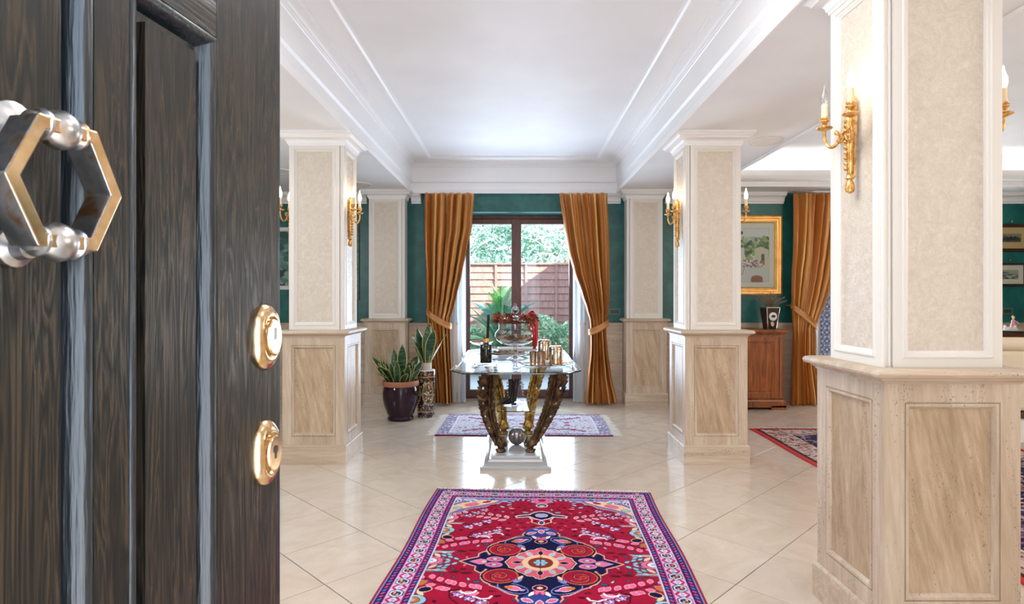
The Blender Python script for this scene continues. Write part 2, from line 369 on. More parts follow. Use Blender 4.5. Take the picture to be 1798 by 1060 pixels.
# ceiling: lowered band (soffit) with two trays
m = MB()
for x0, x1, y0, y1 in ((XL, N0, YF, YW), (N1, T0, YF, YW), (T1, XR, YF, YW), (N0, N1, YF, NY0), (N0, N1, NY1, YW), (T0, T1, YF, TY0), (T0, T1, TY1, YW)):
    m.box(x0, x1, y0, y1, ZS, ZC+.15)
ceiling = struct('ceiling', m, M['ceil'], smooth=0)
m = MB(); m.box(N0, N1, NY0, NY1, ZC, ZC+.15); m.box(T0, T1, TY0, TY1, 3.05, ZC+.15); m.build('tray_ceiling', M['ceil'], ceiling, smooth=0)
def arc(c, r, a0, a1, n=6):
    return [(c[0]+r*math.cos(math.radians(a0+(a1-a0)*i/n)), c[1]+r*math.sin(math.radians(a0+(a1-a0)*i/n))) for i in range(n+1)]
prof = [(-.004, ZS-.001), (-.004, ZS-.022), (.0, ZS-.026), (.012, ZS-.026), (.016, ZS-.018), (.016, ZS+.028), (.010, ZS+.036), (.004, ZS+.05), (.004, ZS+.105),
        (.014, ZS+.112), (.022, ZS+.118), (.022, ZS+.135)]+[(.022, ZS+.30), (.030, ZS+.306), (.030, ZS+.318)]+[(.075-.042*math.cos(a), ZS+.320+.030*math.sin(a)) for a in [i*PI/10 for i in range(6)]]+\
       [(.088, ZS+.352), (.088, ZS+.362), (.104, ZS+.366), (.104, ZC-.008), (.245, ZC-.008), (.25, ZC-.026), (.275, ZC-.03), (.29, ZC-.022), (.296, ZC-.002), (.296, ZC+.001)]
m = MB(); m.rect_sweep(N0, N1, NY0, NY1, prof); struct('trim_1', m, M['mould'], smooth=35)
prof = [(0, ZS-.001), (0, ZS-.02), (.02, ZS-.02), (.02, ZS+.012), (.034, ZS+.012), (.034, ZS+.03)]+[(.034+.09*math.sin(a), ZS+.035+.085*(1-math.cos(a))) for a in [i*PI/12 for i in range(7)]]+\
       [(.124, ZS+.155), (.104, ZS+.155), (.104, ZS+.11), (.0, ZS+.11)]
m = MB(); m.rect_sweep(T0, T1, TY0, TY1, prof); struct('trim_2', m, M['mould'], smooth=35)
# cove lighting strips lying in the gutter of the living room tray
cl = empty('cove_light', (T0, TY0, ZS+.11), 0, 'continuous white light strip hidden in the gutter of the living room ceiling tray', 'light')
for a in ((T0+.012, T1-.012, TY1-.06, TY1-.03), (T0+.012, T1-.012, TY0+.03, TY0+.06), (T0+.03, T0+.06, TY0+.07, TY1-.07), (T1-.06, T1-.03, TY0+.07, TY1-.07)):
    b = MB(); b.box(a[0]-T0, a[1]-T0, a[2]-TY0, a[3]-TY0, .002, .014); b.build('light_strip', M['cove'], cl, smooth=0)

# walls
def far_wall(name, y0, y1, mat):
    m = MB()
    m.box(XL, O1[0], y0, y1, 0, ZS+.4); m.box(O1[1], O2[0], y0, y1, 0, ZS+.4); m.box(O2[1], XR, y0, y1, 0, ZS+.4)
    m.box(O1[0], O1[1], y0, y1, ZO, ZS+.4); m.box(O2[0], O2[1], y0, y1, ZO, ZS+.4)
    return struct(name, m, mat, smooth=0)
far_wall('wall_back', YW, YW+.36, M['green'])
m = MB(); m.box(XL-.2, XL, YF-.2, YW+.36, 0, ZS+.4); struct('wall_left', m, M['green'], smooth=0)
m = MB(); m.box(XR, XR+.2, YF-.2, YW+.36, 0, ZS+.4); struct('wall_right', m, M['green'], smooth=0)
m = MB(); m.box(XL, -.60, YF-.2, YF, 0, ZS+.4); m.box(.60, XR, YF-.2, YF, 0, ZS+.4); m.box(-.60, .60, YF-.2, YF, 2.2, ZS+.4); struct('wall_front', m, M['paint'], smooth=0)
# travertine wainscot and its rail (in runs between pilasters and openings)
runs = [(XL, -1.91), (-1.39, O1[0]-.0), (O1[1], 1.355), (1.87, O2[0]), (O2[1], XR)]
m = MB()
for x0, x1 in runs:
    m.box(x0, x1, YW-.022, YW, 0, 1.0); m.box(x0, x1, YW-.03, YW, 0, .14)
    m.box(x0, x1, YW-.034, YW, 1.0, 1.024)
struct('baseboard_back', m, M['travh'], smooth=0)
m = MB(); m.box(XL, XL+.022, YF, YW-.035, 0, 1.0); m.box(XL, XL+.034, YF, YW-.035, 1.0, 1.024); struct('baseboard_left', m, M['travh'], smooth=0)
m = MB(); m.box(XR-.022, XR, YF, YW-.035, 0, 1.0); m.box(XR-.034, XR, YF, YW-.035, 1.0, 1.024); struct('baseboard_right', m, M['travh'], smooth=0)
# cornice under the soffit in runs that stop short of the curtains
def cornice(i, x0, x1):
    p = [(0, 2.555), (.012, 2.555), (.014, 2.575), (.024, 2.58)]+[(.03+.06*(1-math.cos(a)), 2.585+.06*math.sin(a)) for a in [k*PI/10 for k in range(6)]]+[(.10, 2.65), (.10, 2.668), (.112, 2.672), (.112, ZS), (0, ZS)]
    m = MB(); n = len(p)
    m.add([(x0+(0 if abs(x0+4.6) < .01 else 0), YW-a, z) for a, z in p]+[(x1, YW-a, z) for a, z in p],
          [tuple(range(n)), tuple(range(2*n-1, n-1, -1))]+[(k, (k+1) % n, n+(k+1) % n, n+k) for k in range(n)])
    struct('trim_%d' % i, m, M['mould'], smooth=35)
cornice(3, XL, -1.93); cornice(4, -1.36, -1.235); cornice(5, 1.145, 1.33); cornice(6, 1.90, 3.43); cornice(7, 6.0, XR)

# floor: slab of grout with single tiles laid at 45 degrees
floor = struct('floor', MB().box(XL, XR, YF-.2, YW+.4, -.12, -.003), M['grout'], smooth=0)
S = .456; D = S*math.sqrt(2); AX, AY = -.905, 3.46
g = S/2-.0021
def tile_mesh(nm, poly=None):
    m = MB(); b = .002
    if poly is None: poly = [(-g, -g), (g, -g), (g, g), (-g, g)]; rot = 1
    cx = sum(p[0] for p in poly)/len(poly); cy = sum(p[1] for p in poly)/len(poly)
    inn = []
    n = len(poly)
    for x, y in poly:
        d = math.hypot(cx-x, cy-y); k = 1-b*1.41/max(d, .01); inn.append((cx+(x-cx)*k, cy+(y-cy)*k))
    m.add([(x, y, -.0045) for x, y in poly]+[(x, y, -.0012) for x, y in poly]+[(x, y, 0) for x, y in inn],
          [tuple(range(n-1, -1, -1)), tuple(range(2*n, 3*n))]+[(i, (i+1) % n, n+(i+1) % n, n+i) for i in range(n)]+[(n+i, n+(i+1) % n, 2*n+(i+1) % n, 2*n+i) for i in range(n)])
    return m
def clip(poly, x0, x1, y0, y1):
    for ax, lim, sgn in ((0, x0, 1), (0, x1, -1), (1, y0, 1), (1, y1, -1)):
        out = []
        for i in range(len(poly)):
            a, b = poly[i-1], poly[i]; ia = (a[ax]-lim)*sgn >= 0; ib = (b[ax]-lim)*sgn >= 0
            if ia != ib:
                tt = (lim-a[ax])/(b[ax]-a[ax]); out.append((a[0]+(b[0]-a[0])*tt, a[1]+(b[1]-a[1])*tt))
            if ib: out.append(b)
        poly = out
        if not poly: return []
    return poly
cells = []
for i in range(-14, 16):
    for j in range(-14, 16):
        for h in (0, .5):
            cells.append((AX+D*(i+h), AY+D*(j+h)+D/2))
def inview(x, y):
    if y < 2.2: return False
    px = CX+F*x/y; return -40 < px < 1840 and not (px < 470)
cells = [c for c in cells if XL-.3 < c[0] < XR+.3 and YF-.4 < c[1] < YW+.7]
vis = sorted([c for c in cells if inview(*c)], key=lambda c: c[1]); single = set(vis[:298])
hd = D/2-.0021*1.414
t0 = tile_mesh('tile').build('tile', M['tile'], floor, smooth=0)
t0.rotation_euler = (0, 0, PI/4); first = True; rest = MB()
for c in cells:
    dia = [(c[0]+a*hd, c[1]+b*hd) for a, b in ((0, -1), (1, 0), (0, 1), (-1, 0))]
    cp = clip(dia, XL, XR, YF-.2, YW+.36)
    if len(cp) < 3: continue
    full = len(cp) == 4 and all(abs(p[0]-q[0])+abs(p[1]-q[1]) < 1e-6 for p, q in zip(sorted(cp), sorted(dia)))
    if c in single and full:
        if first: t0.location = (c[0], c[1], 0); first = False; continue
        o = newo('tile', t0.data, floor, (c[0], c[1], random.uniform(-.0003, .0003)), (0, 0, PI/4+random.choice([0, PI/2, PI])))
    elif c in single:
        q = [(p[0]-c[0], p[1]-c[1]) for p in cp]
        tile_mesh('tile', q).build('tile', M['tile'], floor, smooth=0, loc=(c[0], c[1], 0))
    else:
        tm = tile_mesh('t', cp); rest.add(tm.v, tm.f)
o = rest.build('far_tiles', M['tile'], floor, smooth=0); o['kind'] = 'stuff'

# ------------------------------------------------------------------ columns
PW, PD = .505, .495                                   # pedestal width and depth
PEDP = [(0, 0), (.074, 0), (.075, -.005), (.079, -.005), (.080, .001), (.090, .001), (.094, -.004), (.100, -.012), (.100, -.020)]
SHP = [(0, 0), (.034, 0), (.036, .005), (.042, .006), (.046, .0), (.050, -.001), (.056, -.008), (.062, -.010), (.062, -.020)]
def column(s, nx, y0, label, depth=PD, half=False):
    root = empty('square_column', (s*nx, y0, 0), 0, label, 'column')
    def X(u): return s*u
    pb = MB(); W0, D0 = PW, depth; z0, z1 = .150, 1.036
    # faces: front, nave, back, outer
    def faces(u0, u1, v0, v1, za, zb, prof, mb, skip_back=False):
        L = []
        L.append(((X(u0), v0, za), (s, 0, 0), (0, 0, 1), (0, -1, 0), u1-u0, zb-za))
        if depth > .4:
            L.append(((X(u0), v0, za), (0, 1, 0), (0, 0, 1), (-s, 0, 0), v1-v0, zb-za))
            L.append(((X(u1), v0, za), (0, 1, 0), (0, 0, 1), (s, 0, 0), v1-v0, zb-za))
            L.append(((X(u0), v1, za), (s, 0, 0), (0, 0, 1), (0, 1, 0), u1-u0, zb-za))
        return L
    def panelled(name, pname, u0, u1, v0, v1, za, zb, prof, mat, pmat, th):
        core = MB(); a, b = sorted((X(u0+th), X(u1-th))); core.box(a, b, v0+th, v1-(th if depth > .4 else 0), za, zb)
        L = faces(u0, u1, v0, v1, za, zb, prof, None)
        for O, U, V, N, w, h in L:
            core.rings(O, U, V, N, w, h, prof)
        if depth <= .4:
            for uu in (u0, u1): a, b = sorted((X(uu), X(uu+(th if uu == u0 else -th)))); core.box(a, b, v0+.002, v1, za, zb)
        root_o = core.build(name, mat, root, smooth=20)
        for O, U, V, N, w, h in L:
            i = prof[-1][0]; pm = MB()
            pm.rings((0, 0, 0), U, V, N, w-2*i+.004, h-2*i+.004, [(0, -.006), (0, 0)], True)
            Ov = Vector(O)+Vector(U)*(i-.002)+Vector(V)*(i-.002)+Vector(N)*(prof[-1][1]+.006)
            pm.build(pname, pmat, root, smooth=0, loc=Ov)
        return root_o
    panelled('pedestal', 'stone_panel', 0, W0, 0, D0, z0, z1, PEDP, M['trav'], M['travp'], .024)
    # plinth
    a, b = sorted((X(-.015), X(W0+.015))); m = MB(); yb = D0+(.015 if depth > .4 else 0)
    vs = []
    def ringbox(m, a, b, c, d, prof):
        m.rect_sweep(a, b, c, d, prof)
        k = len(prof); n0 = len(m.v)-4*k
        m.f.append((n0+3, n0+2, n0+1, n0)); m.mi.append(0); m.f.append((n0+4*k-4, n0+4*k-3, n0+4*k-2, n0+4*k-1)); m.mi.append(0)
    ringbox(m, a, b, -.015, yb, [(0, 0), (0, .146), (.003, .151), (.011, .156)])
    m.build('plinth', M['travh'], root, smooth=20)
    # cap rail with rounded nosing
    yb = D0-.0+(0 if depth > .4 else 0)
    m = MB(); a, b = sorted((X(0), X(W0))); yy1 = D0 if depth > .4 else D0-.001
    pr = [(.0, 1.030), (-.006, 1.030), (-.006, 1.038), (-.012, 1.040), (-.018, 1.046), (-.022, 1.052), (-.036, 1.053), (-.043, 1.058), (-.046, 1.067), (-.043, 1.077), (-.036, 1.083), (-.022, 1.086), (.05, 1.087)]
    if depth > .4: ringbox(m, a, b, 0, D0, pr)
    else:
        ringbox(m, a, b, 0, D0+.046, pr)
        for i, v in enumerate(m.v): m.v[i] = (v[0], min(v[1], D0), v[2])
    m.build('cap_rail', M['travh'], root, smooth=35)
    # shaft: nave side front corner has a reeded reveal
    su, sv = .012, .030; sw = .450; sdp = (.372 if depth > .4 else depth-.03); nz = .040
    zs0, zs1 = 1.087, 2.60
    u0 = su; u1 = su+sw; v0 = sv; v1 = sv+sdp
    core = MB()
    a, b = sorted((X(u0+.022), X(u1-.022))); core.box(a, b, v0+.022, v1-(.02 if depth > .4 else 0), zs0, zs1)
    fr = [((X(u0+nz), v0, zs0), (s, 0, 0), (0, 0, 1), (0, -1, 0), u1-u0-nz, zs1-zs0)]
    if depth > .4:
        fr += [((X(u0), v0+.012, zs0), (0, 1, 0), (0, 0, 1), (-s, 0, 0), v1-v0-.012, zs1-zs0),
               ((X(u1), v0, zs0), (0, 1, 0), (0, 0, 1), (s, 0, 0), v1-v0, zs1-zs0), ((X(u0), v1, zs0), (s, 0, 0), (0, 0, 1), (0, 1, 0), u1-u0, zs1-zs0)]
    for O, U, V, N, w, h in fr: core.rings(O, U, V, N, w, h, SHP)
    a, b = sorted((X(u0+nz), X(u0+nz+.02))); core.box(a, b, v0+.0008, v0+.0225, zs0, zs1)
    if depth > .4: a, b = sorted((X(u0+.0008), X(u0+.0225))); core.box(a, b, v0+.012, v0+.03, zs0, zs1)
    # reeds in the reveal
    for k, (uu, vv, rr) in enumerate(((.008, .010, .008), (.020, .014, .006), (.031, .012, .007))):
        core.tube([(X(u0+uu), v0+vv, zs0), (X(u0+uu), v0+vv, zs1)], rr, 10)
    if depth <= .4:
        for uu, d in ((u0, 1), (u1, -1)):
            a, b = sorted((X(uu+d*.006), X(uu+d*.03))); core.box(a, b, v0+.008, v1, zs0, zs1)
    core.build('shaft', M['paint'], root, smooth=25)
    for O, U, V, N, w, h in fr:
        i = SHP[-1][0]; pm = MB(); pm.rings((0, 0, 0), U, V, N, w-2*i+.004, h-2*i+.004, [(0, -.006), (0, 0)], True)
        pm.build('plaster_panel', M['plaster'], root, smooth=0, loc=Vector(O)+Vector(U)*(i-.002)+Vector(V)*(i-.002)+Vector(N)*(SHP[-1][1]+.006))
    # capital
    zt = ZS
    pr = [(0.002, 2.585), (-.006, 2.585), (-.008, 2.597), (-.014, 2.600)]+[(-.014-.040*(1-math.cos(q)), 2.602+.036*math.sin(q)) for q in [k*PI/10 for k in range(1, 6)]]+\
         [(-.060, 2.640), (-.060, 2.648), (-.070, 2.656), (-.080, 2.662), (-.080, 2.668), (-.094, 2.671), (-.094, zt-.0005), (.03, zt-.0005)]
    m = MB(); a, b = sorted((X(u0), X(u1)))
    if depth > .4: ringbox(m, a, b, v0, v1, pr)
    else:
        ringbox(m, a, b, v0, v1+.1, pr)
        for i, v in enumerate(m.v): m.v[i] = (v[0], min(v[1], D0-.0005), v[2])
    m.build('capital', M['mould'], root, smooth=35)
    return root
YC = (2.215, 4.84, 7.46)
column(1, 1.36, YC[0], 'nearest square column on the right, large in the foreground, with speckled travertine pedestal')
column(1, 1.36, YC[1], 'free-standing square column right of the glass table, in front of the wooden cabinet')
column(1, 1.36, YC[2], 'flat pilaster on the green wall right of the garden door curtains', YW-.001-YC[2])
column(-1, 1.395, YC[0], 'near square column on the left, hidden behind the open entrance door')
column(-1, 1.395, YC[1], 'free-standing square column at the left just beyond the edge of the open door')
column(-1, 1.395, YC[2], 'flat pilaster on the green wall behind the potted snake plants', YW-.001-YC[2])

# ------------------------------------------------------------------ garden door (window_1), second window, sheers
def glazed_door(name, x0, x1, y, zt, xm=None):
    root = empty(name, (0, 0, 0)); root['kind'] = 'structure'
    m = MB(); J = .040; m.box(x0, x0+J, y, y+.09, 0, zt); m.box(x1-J, x1, y, y+.09, 0, zt); m.box(x0+J, x1-J, y, y+.09, zt-.05, zt); m.box(x0+J, x1-J, y, y+.09, 0, .02)
    m.build('window_frame', M['frame'], root, smooth=0, bevel=.004)
    xm = (x0+x1)/2 if xm is None else xm; w = .062
    for a, b in ((x0+J+.002, xm-.003), (xm+.003, x1-J-.002)):
        m = MB(); ya, yb = y-.015, y+.055
        m.box(a, a+w, ya, yb, .022, zt-.052); m.box(b-w, b, ya, yb, .022, zt-.052); m.box(a+w, b-w, ya, yb, zt-.052-.07, zt-.052); m.box(a+w, b-w, ya, yb, .022, .115)
        s = m.build('sash', M['frame'], root, smooth=0, bevel=.006)
        MB().box(a+w, b-w, y+.015, y+.023, .115, zt-.122).build('pane', M['pane'], s, smooth=0)
    m = MB(); m.box(xm-.012, xm+.012, y-.024, y-.0155, .022, zt-.052); m.build('astragal', M['frame'], root, smooth=0, bevel=.003)
    return root
glazed_door('window_1', -.735, .80, 8.0, 2.4495, -.011)
glazed_door('window_2', O2[0]+.02, O2[1]-.02, 8.0, 2.4495)

# ------------------------------------------------------------------ entrance door, standing open at the left
DE = Vector((-.398, 1.0, 0)); DR = math.atan2(-.9916, -.129)
door = empty('door_1', DE, DR); door['kind'] = 'structure'
door['label'] = 'open dark oak entrance door with vertical panels and brass fittings at the left'
TW = .90; ZB, ZT = .01, 2.12; PB, PT = .24, 1.712
panels = [(.166, .3235), (.373, .527), (.5765, .734)]
def board(name, t0_, t1_, za, zb, mat):
    m = MB(); m.box(t0_+.0004, t1_-.0004, -.03, 0, za, zb); return m.build(name, mat, door, smooth=0, bevel=.0012)
board('stile', 0, .166, ZB, ZT, M['oak']); board('stile', .734, TW, ZB, ZT, M['oak'])
board('mullion', .3235, .373, PB, PT, M['oak']); board('mullion', .527, .5765, PB, PT, M['oak'])
board('rail', .166, .734, PT, ZT, M['oakh']); board('rail', .166, .734, ZB, PB, M['oakh'])
DP = [(0, -.004), (.001, .0), (.004, .002), (.008, .001), (.012, -.005), (.016, -.014), (.019, -.020), (.029, -.022), (.033, -.021), (.034, -.008)]
for a, b in panels:
    m = MB(); m.rings((a, 0, PB), (1, 0, 0), (0, 0, 1), (0, 1, 0), b-a, PT-PB, DP)
    m.build('panel_moulding', M['oakm'], door, smooth=50)
    i = .034; MB().box(a+i-.001, b-i+.001, -.0235, -.008, PB+i-.001, PT-i+.001).build('door_panel', M['oak'], door, smooth=0)
MB().box(0, TW, -.075, -.031, ZB, ZT).build('leaf_core', M['oakm'], door, smooth=0)
m = MB(); m.box(-.006, -.001, -.06, -.002, ZB, ZT); m.build('weather_seal', M['blacksteel'], door, smooth=0)
m = MB(); m.box(-.016, -.0065, -.07, -.008, ZB, ZT); m.build('steel_edge', M['steel'], door, smooth=0)
# lock escutcheons
def escutcheon(tc, z, slot):
    n = 32; m = MB(); rings = []
    prof = [(1.0, 0.0), (1.0, .003), (.93, .008), (.80, .0125), (.66, .014), (.60, .012)]
    vs = []
    for k, (s_, h) in enumerate(prof):
        for i in range(n):
            a = 2*PI*i/n; r = .034+.016*abs(math.sin(a))**2.2; rr = s_ if s_ > .65 else None
            if rr is None: px, pz = .0215*math.cos(a), .0305*math.sin(a)
            else: px, pz = r*s_*math.cos(a), (r*s_)*math.sin(a)*1.06
            vs.append((tc+px, h, z+pz))
    f = [tuple(range(n-1, -1, -1))]+[(k*n+i, k*n+(i+1) % n, (k+1)*n+(i+1) % n, (k+1)*n+i) for k in range(len(prof)-1) for i in range(n)]
    k = len(prof)-1; f.append(tuple(k*n+i for i in range(n)))
    m.add(vs, f); e = m.build('lock_escutcheon', M['brass'], door, smooth=50)
    m = MB(); vs = []
    for h, sc in ((.0115, 1.0), (.017, 1.0), (.019, .93)):
        for i in range(n):
            a = 2*PI*i/n; vs.append((tc+.0195*sc*math.cos(a), h, z+.0285*sc*math.sin(a)))
    m.add(vs, [tuple(range(n-1, -1, -1)), tuple(2*n+i for i in range(n))]+[(k*n+i, k*n+(i+1) % n, (k+1)*n+(i+1) % n, (k+1)*n+i) for k in range(2) for i in range(n)])
    m.build('cylinder_cover', M['brass'], e, smooth=40)
    m = MB()
    if slot: m.box(tc-.0035, tc+.0035, .0185, .0196, z-.004, z+.015)
    else:
        m.lathe([(.0065, 0), (.0065, .0012)], (0, 0, 0), 16); m.v = [(tc+v[0], .0186+v[2], z+.006+v[1]) for v in m.v]; m.box(tc-.002, tc+.002, .0187, .0199, z-.008, z+.002)
    m.build('keyhole', M['black'], e, smooth=0)
escutcheon(.044, 1.287, True); escutcheon(.044, 1.102, False)
# knocker: six-sided ring hung between turned barrels
KT, KZ, KN = .453, 1.4515, .050
hexp = [(.0605, .0), (.0305, .0575), (-.0305, .0575), (-.0605, .0), (-.0305, -.0575), (.0305, -.0575)]
ri = .78
m = MB(); vs = []
kn = empty('door_knocker', (0, 0, 0)); kn.parent = door; kn['label'] = 'worn brass six-sided ring knocker with turned barrels'
for sc, h in ((1.0, 0), (1.0, -.004), (.985, -.030), (.80, -.030), (ri, -.004), (ri, 0)):
    for x, z in hexp: vs.append((KT+x*sc, KN+h, KZ+z*sc))
f = [(k*6+i, k*6+(i+1) % 6, ((k+1) % 6)*6+(i+1) % 6, ((k+1) % 6)*6+i) for k in range(6) for i in range(6)]
mi = [0 if k in (5,) else 1 for k in range(6) for i in range(6)]
m.add(vs, f); m.mi = mi
m.build('knocker_ring', [M['brass'], M['aged']], kn, smooth=0, bevel=.0012)
def along(p, L, prof, mat, name, axis='t'):
    mm = MB(); mm.lathe(prof, (0, 0, 0), 20)
    if axis == 't': mm.v = [(p[0]+v[2], p[1]+v[0], p[2]+v[1]) for v in mm.v]
    else: mm.v = [(p[0]+v[0], p[1]+v[2], p[2]+v[1]) for v in mm.v]
    return mm.build(name, mat, kn, smooth=40)
bar = [(.0001, -.030), (.010, -.029), (.011, -.023), (.014, -.022), (.0145, -.019), (.011, -.017), (.016, -.010), (.0185, -.002), (.0165, .006), (.011, .014), (.0145, .016), (.0145, .019), (.0105, .021), (.0095, .029), (.0001, .030)]
along((KT, KN-.013, KZ+.0515), 0, bar, M['aged'], 'barrel'); along((KT, KN-.013, KZ-.0515), 0, [(r, -z) for r, z in bar[::-1]], M['aged'], 'barrel')
along((KT+.006, -.007, KZ+.053), 0, [(.024, 0), (.024, .006), (.017, .010), (.009, .014), (.009, .042)], M['aged'], 'mount', 'n')
along((KT+.004, -.007, KZ-.056), 0, [(.018, 0), (.018, .006), (.012, .010), (.010, .020), (.0001, .024)], M['aged'], 'striker', 'n')
# ------------------------------------------------------------------ painter: flat patterns computed per vertex ("dye")
class Canvas:
    def __init__(s, w, h, res, base, x0=0, y0=0):
        s.nx = int(round(w/res))+1; s.ny = int(round(h/res))+1; s.w = w; s.h = h; s.x0 = x0; s.y0 = y0; s.res = res
        s.x = x0+np.linspace(0, w, s.nx)[None, :]; s.y = y0+np.linspace(0, h, s.ny)[:, None]
        s.c = np.empty((s.ny, s.nx, 3)); s.c[:] = lin(base)
    def win(s, xa, xb, ya, yb):
        i0 = max(0, int((xa-s.x0)/s.w*(s.nx-1))); i1 = min(s.nx, int((xb-s.x0)/s.w*(s.nx-1))+2)
        j0 = max(0, int((ya-s.y0)/s.h*(s.ny-1))); j1 = min(s.ny, int((yb-s.y0)/s.h*(s.ny-1))+2)
        return slice(j0, j1), slice(i0, i1)
    def put(s, sl, mask, col):
        s.c[sl[0], sl[1]][mask] = lin(col)
    def ell(s, cx, cy, rx, ry, col, rot=0, edge=None, ew=.004):
        R = max(rx, ry)+ew; sl = s.win(cx-R, cx+R, cy-R, cy+R); X = s.x[:, sl[1]]-cx; Y = s.y[sl[0]]-cy
        c, n = math.cos(rot), math.sin(rot); U = X*c+Y*n; V = -X*n+Y*c
        if edge: s.put(sl, (U/(rx+ew))**2+(V/(ry+ew))**2 < 1, edge)
        s.put(sl, (U/rx)**2+(V/ry)**2 < 1, col)
    def leaf(s, cx, cy, L, w, rot, col, edge=None, ew=.004):
        R = L/2+ew*2; sl = s.win(cx-R, cx+R, cy-R, cy+R); X = s.x[:, sl[1]]-cx; Y = s.y[sl[0]]-cy
        c, n = math.cos(rot), math.sin(rot); U = X*c+Y*n; V = -X*n+Y*c
        def mk(e):
            q = np.clip(1-(U/(L/2+e*1.6))**2, 0, None); return (np.abs(V) < (w/2+e)*q) & (q > 0)
        if edge: s.put(sl, mk(ew), edge)
        s.put(sl, mk(0), col)
    def poly(s, pts, col, edge=None, ew=.006):
        xs = [p[0] for p in pts]; ys = [p[1] for p in pts]; sl = s.win(min(xs), max(xs), min(ys), max(ys))
        X = s.x[:, sl[1]]+0*s.y[sl[0]]; Y = s.y[sl[0]]+0*X; ins = np.zeros(X.shape, bool)
        for i in range(len(pts)):
            x1, y1 = pts[i-1]; x2, y2 = pts[i]
            if y1 == y2: continue
            cr = ((y1 > Y) != (y2 > Y)) & (X < (x2-x1)*(Y-y1)/(y2-y1)+x1); ins ^= cr
        s.put(sl, ins, col)
        if edge: s.line(list(pts)+[pts[0]], ew, edge)
    def line(s, pts, w, col):
        for a, b in zip(pts[:-1], pts[1:]):
            sl = s.win(min(a[0], b[0])-w, max(a[0], b[0])+w, min(a[1], b[1])-w, max(a[1], b[1])+w)
            X = s.x[:, sl[1]]; Y = s.y[sl[0]]; dx, dy = b[0]-a[0], b[1]-a[1]; q = np.clip(((X-a[0])*dx+(Y-a[1])*dy)/max(dx*dx+dy*dy, 1e-9), 0, 1)
            s.put(sl, (X-a[0]-q*dx)**2+(Y-a[1]-q*dy)**2 < (w/2)**2, col)
    def rect(s, xa, xb, ya, yb, col):
        sl = s.win(xa, xb, ya, yb); X = s.x[:, sl[1]]; Y = s.y[sl[0]]; s.put(sl, (X >= xa) & (X <= xb) & (Y >= ya) & (Y <= yb), col)
    def spiral(s, cx, cy, r, turns, w, col, a0=0, sg=1):
        n = int(24*turns); s.line([(cx+r*(1-i/n*.85)*math.cos(a0+sg*i/24*2*PI), cy+r*(1-i/n*.85)*math.sin(a0+sg*i/24*2*PI)) for i in range(n+1)], w, col)
    def flower(s, cx, cy, r, col, edge, mid, n=6, rot=0):
        for k in range(n):
            a = rot+2*PI*k/n; s.ell(cx+r*.6*math.cos(a), cy+r*.6*math.sin(a), r*.42, r*.36, col, a, edge, .003)
        s.ell(cx, cy, r*.34, r*.34, mid)
def mirror4(c):
    q = c.c; full = np.concatenate([q[::-1], q[1:]], 0); full = np.concatenate([full[:, ::-1], full[:, 1:]], 1); return full
def dyed_sheet(name, carr, w, h, mat, parent, thick=.008, relief=0.0, wav=0.0, zbase=0.0, vertical=False):
    ny, nx = carr.shape[:2]; xs = np.linspace(-w/2, w/2, nx); ys = np.linspace(-h/2, h/2, ny)
    X, Y = np.meshgrid(xs, ys); Z = np.full(X.shape, zbase+thick)
    if relief: Z += (np.random.rand(ny, nx)-.5)*relief
    if wav: Z += wav*(.5+.5*np.sin(X*2.3+1)*np.sin(Y*2.9+.5))
    if wav:
        X = X+.006*np.sin(Y*5.1+1)*(np.abs(X)/(w/2)); Y = Y+.006*np.sin(X*6.3)*(np.abs(Y)/(h/2))
    V = np.stack([X, Y, Z], -1).reshape(-1, 3)
    idx = np.arange(nx*ny).reshape(ny, nx)
    Q = np.stack([idx[:-1, :-1], idx[:-1, 1:], idx[1:, 1:], idx[1:, :-1]], -1).reshape(-1, 4)
    # skirt to the ground
    ring = np.concatenate([idx[0, :], idx[1:, -1], idx[-1, -2::-1], idx[-2:0:-1, 0]]); B = V[ring].copy(); B[:, 2] = zbase; nb = len(V)+np.arange(len(ring))
    S_ = np.stack([ring, nb, np.roll(nb, -1), np.roll(ring, -1)], -1)
    V = np.concatenate([V, B]); Q = np.concatenate([Q, S_]); C_ = np.concatenate([carr.reshape(-1, 3), carr.reshape(-1, 3)[ring]])
    if vertical: V = np.stack([V[:, 0], -V[:, 2], V[:, 1]], -1)
    me = bpy.data.meshes.new(name); me.vertices.add(len(V)); me.vertices.foreach_set('co', V.astype(np.float32).ravel())
    me.loops.add(Q.size); me.loops.foreach_set('vertex_index', Q.astype(np.int32).ravel())
    me.polygons.add(len(Q)); me.polygons.foreach_set('loop_start', (np.arange(len(Q))*4).astype(np.int32)); 
    me.update(calc_edges=True)
    ca = me.color_attributes.new('dye', 'FLOAT_COLOR', 'POINT'); ca.data.foreach_set('color', np.concatenate([C_, np.ones((len(C_), 1))], 1).astype(np.float32).ravel())
    me.materials.append(mat); me.validate()
    o = bpy.data.objects.new(name, me); COL.objects.link(o); o.parent = parent
    return o
def fringe(parent, w, y, sgn, L=.05, step=.0085, z=.004, alongx=True, x0=0):
    m = MB(); n = int(w/step)
    for i in range(n):
        a = -w/2+(i+.5)*step; l = L*random.uniform(.75, 1.15); sk = random.uniform(-.012, .012)
        p = [(a, y-.004*sgn, z+.003), (a+sk*.4, y+sgn*l*.5, z+.002), (a+sk, y+sgn*l, .002)]
        if not alongx: p = [(q[1], q[0], q[2]) for q in p]
        m.tube(p, .0024, 5)
    o = m.build('fringe', M['fringe'], parent, smooth=60); o['kind'] = 'stuff'; return o

